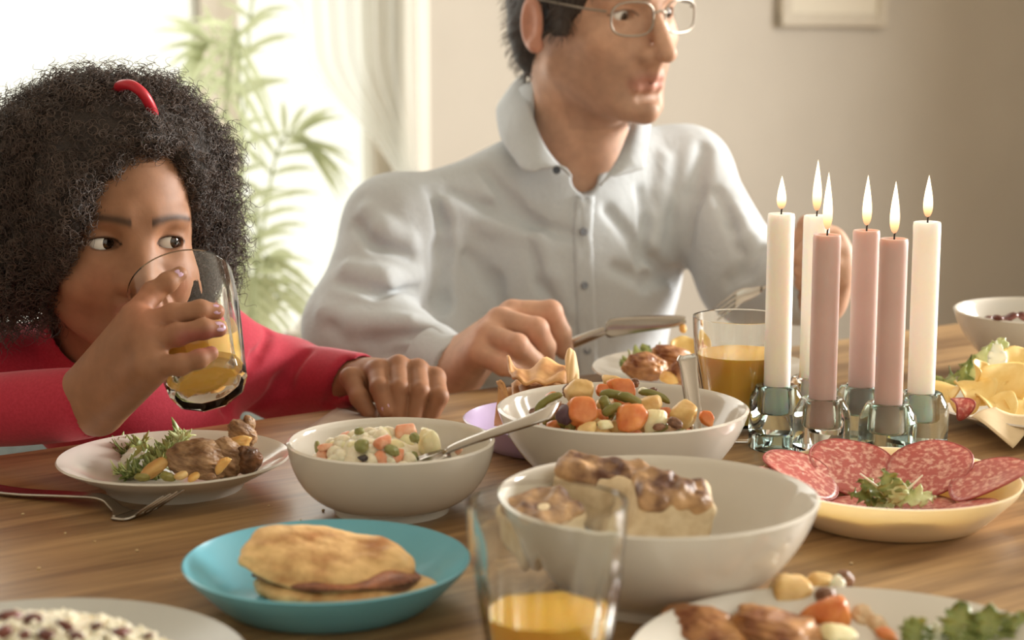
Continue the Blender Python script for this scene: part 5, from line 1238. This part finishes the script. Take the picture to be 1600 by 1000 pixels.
# left hand raised behind the candles, holding a fork
KL = [P(1300, 372, 1.975), P(1312, 392, 1.968), P(1314, 414, 1.962), P(1310, 436, 1.958)]
PL = [P(1262, 352, 1.965), P(1272, 378, 1.945), P(1274, 404, 1.94), P(1272, 428, 1.94)]
TL = [P(1242, 392, 1.96), P(1250, 404, 1.945), P(1252, 424, 1.945), P(1254, 442, 1.948)]
for k, (a, b, c) in enumerate(zip(KL, PL, TL)):
    s.cone(MLw + np.array([0, 0, .004 * (1 - k)]), a, .022, .0135, .016); s.chain([a, b, c], [.0130, .0118, .0096], .003)
s.chain([P(1285, 445, 1.985), P(1262, 420, 1.992), P(1246, 402, 1.985)], [.018, .013, .0105], .008)
mskin = s
MB = np.array(lin((202, 160, 134)))
def mcol(v):
    c = np.tile(MB, (len(v), 1)); l = ((v - MO) / ms) @ MM.T
    def paint(w, rgb): c[:] = c * (1 - w[:, None]) + np.array(lin(rgb)) * w[:, None]
    face = (l[:, 1] > .0) & (np.abs(l[:, 0]) < .09) & (l[:, 2] > -.13) & (l[:, 2] < .12)
    st = sstep(-.028, -.055, l[:, 2]) * sstep(-.02, .03, l[:, 1]) * face * (1 - .6 * np.exp(-(l[:, 0] / .012) ** 2) * (l[:, 2] > -.06)); paint(st * .30, (122, 98, 84))
    for q in (-1, 1):
        x = l[:, 0] * q; t = np.clip((x - .012) / .042, 0, 1); yc = .0205 + .005 * np.sin(t * pi * .75) - .003 * t
        w = np.exp(-((l[:, 2] - yc) / .0042) ** 2) * (x > .010) * (x < .055) * face; paint(np.clip(w * .9, 0, .85), (52, 40, 34))
        ex_, ez = (x - .032) / .014, l[:, 2]; lid = .0050 * np.sqrt(np.clip(1 - ex_ ** 2, 0, 1)) + .0006
        w = np.exp(-((ez - lid) / .0012) ** 2) * (np.abs(ex_) < 1.1) * face; paint(np.clip(w, 0, 1) * .8, (44, 32, 28))
    lw = np.exp(-(((l[:, 2] + .0715) / .0085) ** 2)) * np.exp(-((l[:, 0] / .023) ** 4)) * (l[:, 1] > .078) * face; paint(np.clip(lw, 0, .55), (186, 120, 108))
    ear = (np.abs(l[:, 0]) > .072) & (np.abs(l[:, 1] + .012) < .03); paint(ear * .35, (206, 120, 104))
    kn = sum(np.exp(-(((v - p) ** 2).sum(1) / .013 ** 2)) for p in KN + PIP); paint(np.clip(kn * .35, 0, .35), (206, 124, 104))
    return c
b_ = s.obj('body', .0022, SKIN, man, mcol, ML); b_.location = (0, 0, 0)
IM = iris('brown_iris', (62, 44, 30), (88, 62, 42))
for q in (-1, 1): eyeball(man, mh(q * .032, .066, 0) - ML, .0128, MM[1] + MM[0] * .1 - MM[2] * .15, IM)

# hair
s = Sdf(); HB = mat('short_dark_hair', (46, 38, 33), .6, col2=(64, 53, 46), scale=90, bump=.5, bscale=300, stretch=(1, 1, .3), dist=.002)
s.ell(mh(0, -.016, .042), (.086 * q_, .105 * q_, .094 * q_), MM, .01)
s.ell(mh(0, -.060, -.020), (.068 * q_, .052 * q_, .075 * q_), MM, .02)
for q in (-1, 1): s.box(mh(q * .074, .024, -.002), (.006, .013, .024), MM, .004, .012)
s.ell(mh(0, .075, -.03), (.072 * q_, .066 * q_, .108 * q_), MM, .006, 's')
for q in (-1, 1): s.ell(mh(q * .083, -.010, -.014), (.016, .024, .036), MM, .006, 's'); s.cone(mh(q * .06, .0, -.06), mh(q * .06, -.03, -.10), .03, .03, .01, 's')
n1 = sinnoise(61, 160); s.disp(lambda p: .0012 * n1(p), .002)
mhm = s.obj('hair', .0024, HB, man, None, ML); mhm.location = (0, 0, 0); mhm['label'] = 'short dark hair with sideburns'
vv = np.array([v.co for v in mhm.data.vertices]) + ML; nn = np.array([v.normal for v in mhm.data.vertices]); rs = np.random.RandomState(8); K = 2500; pk = rs.randint(0, len(vv), K)
hd = nn[pk] * .4 + np.array([0, 0, -.8]) - MM[1] * .35 + rs.normal(0, .2, (K, 3)); hd /= np.linalg.norm(hd, axis=1)[:, None]
hs = hairs('hair_strands', pk, lambda i, t: vv[pk[i]] + hd[i] * (.012 * t)[:, None] + nn[pk[i]] * (.003 * np.sin(t * 2))[:, None], 6, .0004, hair_mat('man_hair', (48, 38, 32)), mhm, ML); hs['kind'] = 'stuff'

# shirt
def shirt_mat():
    m = bpy.data.materials.new('pale_shirt_cloth'); m.use_nodes = True; nt = m.node_tree; N = nt.nodes; L = nt.links; b = N['Principled BSDF']
    tc = N.new('ShaderNodeTexCoord'); w1 = N.new('ShaderNodeTexNoise'); w1.inputs['Scale'].default_value = 500; w1.inputs['Detail'].default_value = 2; L.new(tc.outputs['Object'], w1.inputs['Vector'])
    rp = N.new('ShaderNodeValToRGB'); rp.color_ramp.elements[0].color = rgba(lin((186, 191, 196))); rp.color_ramp.elements[1].color = rgba(lin((206, 210, 212))); L.new(w1.outputs['Fac'], rp.inputs[0]); L.new(rp.outputs[0], b.inputs['Base Color'])
    b.inputs['Roughness'].default_value = .9; b.inputs['Specular IOR Level'].default_value = .15
    n2 = N.new('ShaderNodeTexNoise'); n2.inputs['Scale'].default_value = 22; n2.inputs['Detail'].default_value = 3; n2.inputs['Distortion'].default_value = .6; L.new(tc.outputs['Object'], n2.inputs['Vector'])
    bp = N.new('ShaderNodeBump'); bp.inputs['Strength'].default_value = .35; bp.inputs['Distance'].default_value = .008; L.new(n2.outputs['Fac'], bp.inputs['Height']); L.new(bp.outputs[0], b.inputs['Normal']); return m
SHIRT = shirt_mat()
TA = np.stack([U, -Wv, np.array([0, 0, 1.])])               # the trunk's axes
s = Sdf()
s.ell(P(885, 395, 2.195), (.175, .110, .165), TA, .04)
s.cone(P(880, 420, 2.20), P(880, 680, 2.22), .125, .14, .05)
s.cone(P(900, 285, 2.20), MRs, .068, .055, .03); s.cone(P(900, 270, 2.20), MLs, .066, .058, .03)
s.chain([MRs, MRe, MRw + (MRe - MRw) * .04], [.060, .060, .034], .03)
s.chain([MLs, MLe, MLw + (MLe - MLw) * .12], [.062, .056, .034], .03)
s.cone(P(665, 380, 2.10), P(668, 560, 2.08), .062, .070, .03)
n1 = sinnoise(91, 22); n2 = sinnoise(92, 50); s.disp(lambda p: .0032 * n1(p * np.array([1, 1, .55], np.float32)) + .0014 * n2(p), .006)
def fold(pts, r, k=.016, mode='s', dy=0):
    h = [q for q in (hit(s, x, y, 1.6, 2.6) for x, y in pts) if q is not None]
    if len(h) > 1: s.chain([p + np.array([0, dy, 0]) for p in h], [r * .55] + [r] * (len(h) - 2) + [r * .55], k, mode)
for pts, r in [([(690, 330), (692, 390), (688, 470), (672, 545)], .009), ([(664, 250), (676, 300), (690, 350)], .007), ([(700, 300), (760, 330), (830, 352), (900, 368)], .007), ([(760, 268), (800, 320), (842, 360)], .006),
               ([(830, 380), (850, 440), (880, 490)], .005), ([(950, 330), (1000, 390), (1055, 440)], .007), ([(960, 420), (1010, 440), (1060, 425)], .006), ([(1100, 230), (1085, 300), (1075, 380), (1070, 430)], .009),
               ([(560, 350), (590, 380), (640, 400)], .006), ([(535, 440), (590, 455), (650, 450)], .006), ([(520, 505), (580, 530), (660, 520)], .008), ([(560, 560), (610, 556), (650, 548)], .006),
               ([(1120, 300), (1150, 350), (1165, 400)], .006), ([(1140, 440), (1165, 420), (1185, 390)], .007), ([(1000, 300), (1010, 350), (1000, 410)], .006), ([(730, 400), (770, 440), (790, 500)], .006)]: fold(pts, r)
for pts, r in [([(700, 320), (760, 350), (830, 372)], .007), ([(842, 372), (862, 430), (890, 486)], .005), ([(1035, 250), (1030, 310), (1020, 380)], .008), ([(575, 330), (600, 360), (640, 378)], .007), ([(545, 420), (600, 436), (650, 432)], .008), ([(508, 488), (560, 508), (640, 505)], .010), ([(1150, 330), (1172, 380), (1180, 420)], .007)]: fold(pts, r, .018, 'u', .003)
s.cone(P(908, 140, 2.15), P(906, 222, 2.13), .064, .046, .006, 's'); va, vb, vc = hit(s, 908, 262, 1.8, 2.4), hit(s, 913, 284, 1.8, 2.4), hit(s, 915, 306, 1.8, 2.4)
if va is not None and vb is not None and vc is not None: s.chain([va, vb, vc], [.026, .015, .003], .003, 's')
d = (MRw - MRe) / np.linalg.norm(MRw - MRe); s.cone(MRw + d * .03, MRw - d * .03, .034, .029, .002, 's')
d = (MLw - MLe) / np.linalg.norm(MLw - MLe); s.cone(MLw + d * .03, MLw - d * .04, .034, .029, .002, 's')
ss = s
sh = s.obj('shirt', .0026, SHIRT, man, None, ML); sh.location = (0, 0, 0); sh['label'] = 'pale blue long-sleeved shirt'
def on(x, y, off=.0):
    p = hit(ss, x, y, 1.6, 2.7); p = P(x, y, 2.08) if p is None else p; return p - ray(x, y) / np.linalg.norm(ray(x, y)) * off
# cuff, placket, collar, buttons
d = (MRw - MRe) / np.linalg.norm(MRw - MRe); cs = Sdf().cone(MRw - d * .050, MRw + d * .004, .0385, .0355, .004).disp(lambda p: .0012 * n2(p), .002).cone(MRw - d * .08, MRw + d * .03, .0335, .0305, .002, 's'); cs.plane(MRw - d * .044, -d); cs.plane(MRw + d * .002, d)
o = cs.obj('cuff', .002, SHIRT, sh, None, ML); o.location = (0, 0, 0)
g = []
for y in np.linspace(306, 640, 40):
    xc = np.interp(y, [306, 360, 640], [914, 910, 921]); g.append([on(xc + dx, y, 0.0032 if abs(dx) < 15 else -.001) - ML for dx in np.linspace(-16, 16, 9)])
sheet('placket', g, SHIRT, sh, .0016)
def collar(inner, outer, name):
    A = spline(inner, 26); B = spline(outer, 26); g = []
    for a, b in zip(A, B):
        row = []
        for t in np.linspace(0, 1, 9): row.append(a * (1 - t) + b * t + np.array([0, -.005, .004]) * sin(pi * min(1, t * 1.05)) - ML)
        g.append(row)
    return sheet(name, g, SHIRT, sh, .0024)
collar([P(822, 112, 2.20), P(824, 140, 2.17), P(832, 178, 2.115), P(848, 222, 2.078), P(868, 252, 2.058), P(893, 276, 2.045)], [P(782, 158, 2.21), P(776, 176, 2.18), P(783, 216, 2.115), P(802, 246, 2.075), P(824, 268, 2.045), P(872, 258, 2.042)], 'collar')
collar([P(1000, 150, 2.22), P(992, 180, 2.15), P(980, 212, 2.10), P(965, 248, 2.066), P(948, 276, 2.045), P(938, 290, 2.035)], [P(1022, 168, 2.235), P(1018, 186, 2.165), P(1013, 216, 2.11), P(1008, 252, 2.075), P(1004, 264, 2.06), P(962, 274, 2.042)], 'collar')
s2 = Sdf(); s2.cone(P(900, 120, 2.19), P(903, 205, 2.175), .072, .076, .004); s2.cone(P(900, 90, 2.19), P(903, 250, 2.175), .067, .071, .002, 's'); s2.plane(P(903, 180, 2.165), (.45, -.89, 0)); s2.plane(P(900, 132, 2.16), (0, .2, 1))
o = s2.obj('collar_band', .0024, SHIRT, sh, None, ML); o.location = (0, 0, 0)
BT = mat('grey_button', (120, 124, 134), .35, col2=(134, 138, 146), scale=200)
for i, (x, y) in enumerate([(869, 266), (913, 446), (912, 362), (917, 548)]):
    p = on(x, y, .004) if i else P(869, 266, 2.038); o = lathe('button', [(0, 0), (.0042, 0), (.0048, .0008), (.0048, .0018), (.0036, .0022), (.0030, .0016), (0, .0016)], BT, sh, 18); o.location = p - ML; o.rotation_euler = (pi / 2 - .15, 0, .35)
    if i == 0: o['label'] = 'dark collar button'; o.data.materials[0] = mat('dark_button', (48, 52, 64), .35, col2=(60, 64, 74), scale=200)

# glasses
gl = thing('eyeglasses', 'thin-rimmed eyeglasses worn by the man', 'eyeglasses', mh(0, .100, .002))
GLo = np.array(gl.location); RIM = mat('thin_steel_rim', (150, 140, 128), .3, metal=.9, col2=(160, 150, 138), scale=100)
def lens_pt(q, a, k=1.0): 
    sx = np.sign(cos(a)) * abs(cos(a)) ** .7; sz = np.sign(sin(a)) * abs(sin(a)) ** .7
    x = q * .0345 + .0260 * k * sx; return mh(x, .098 - .35 * max(0, abs(x) - .02) ** 1.15, -.002 + .0175 * k * sz)
for q in (-1, 1):
    rim = [lens_pt(q, t) - GLo for t in np.linspace(0, 2 * pi, 49)]; tube('rim', rim, .0013, RIM, gl, 6)
    g = [[lens_pt(q, t, k) - GLo for t in np.linspace(0, 2 * pi, 49)] for k in (.02, .5, .98)]; sheet('lens', g, LENS, gl, 0)
    tube('temple', [mh(q * .0615, .083, .006) - GLo, mh(q * .076, .070, .008) - GLo, mh(q * .082, .02, .012) - GLo, mh(q * .084, -.012, .014) - GLo, mh(q * .083, -.028, -.006) - GLo], .0016, RIM, gl, 6)
tube('bridge', [mh(-.0095, .098, .003) - GLo, mh(0, .101, .006) - GLo, mh(.0095, .098, .003) - GLo], .0013, RIM, gl, 6)

# table knife in his right hand, and the fork in his left
kf = thing('table_knife', 'table knife with a glinting blade held in the man\'s hand', 'knife', P(925, 520, 1.86)); KO = np.array(kf.location)
KNB = mat('bright_blade', (190, 150, 110), .18, metal=1, bump=.04, bscale=200)
pts = spline([P(845, 556, 1.868), P(885, 540, 1.864), P(925, 524, 1.86), P(946, 516, 1.858)], 16); place(tube('handle', pts, np.interp(np.linspace(0, 1, 16), [0, .3, 1], [.0062, .0066, .0050]), STEEL, None, 10), kf)
up = spline([P(946, 508, 1.858), P(955, 498, 1.858), P(1000, 494, 1.855), P(1050, 493, 1.85), P(1071, 495, 1.848)], 20); dn = spline([P(946, 523, 1.858), P(956, 527, 1.858), P(1000, 519, 1.852), P(1050, 512, 1.846), P(1072, 504, 1.846)], 20)
place(sheet('blade', [[a * (1 - t) + b * t + np.array([0, -.002 * sin(pi * t), 0]) for t in np.linspace(0, 1, 6)] for a, b in zip(up, dn)], STEEL, None, .0016), kf)
bit('lump', 1068, 514, 1.846, 10, 14, 'food scrap stuck to the tip of the table knife', 'scrap', None, 5, None, FAT)
fk = thing('fork', 'steel fork in the man\'s raised hand behind the candles', 'fork', P(1180, 462, 1.92))
pts = spline([P(1262, 402, 1.962), P(1235, 420, 1.95), P(1205, 442, 1.935), P(1190, 452, 1.928)], 16); place(tube('handle', pts, np.linspace(.0046, .003, 16), STEEL, None, 8, .5), fk)
hp = spline([P(1190, 452, 1.928), P(1176, 458, 1.92), P(1160, 462, 1.912), P(1148, 470, 1.906)], 10); place(cutlery_sheet('neck', hp, np.linspace(.004, .0115, 10), STEEL, None, .002, (.1, .5, .85), np.linspace(0, .002, 10)), fk)
sd = np.array([.1, .5, .85]); sd /= np.linalg.norm(sd)
for k in range(4):
    o3 = sd * (k - 1.5) * .0062; p = spline([hp[-1] + o3, P(1134, 480, 1.900) + o3, P(1118, 492, 1.896) + o3], 8); place(tube('tine', p, np.linspace(.0016, .0008, 8), STEEL, None, 6), fk)
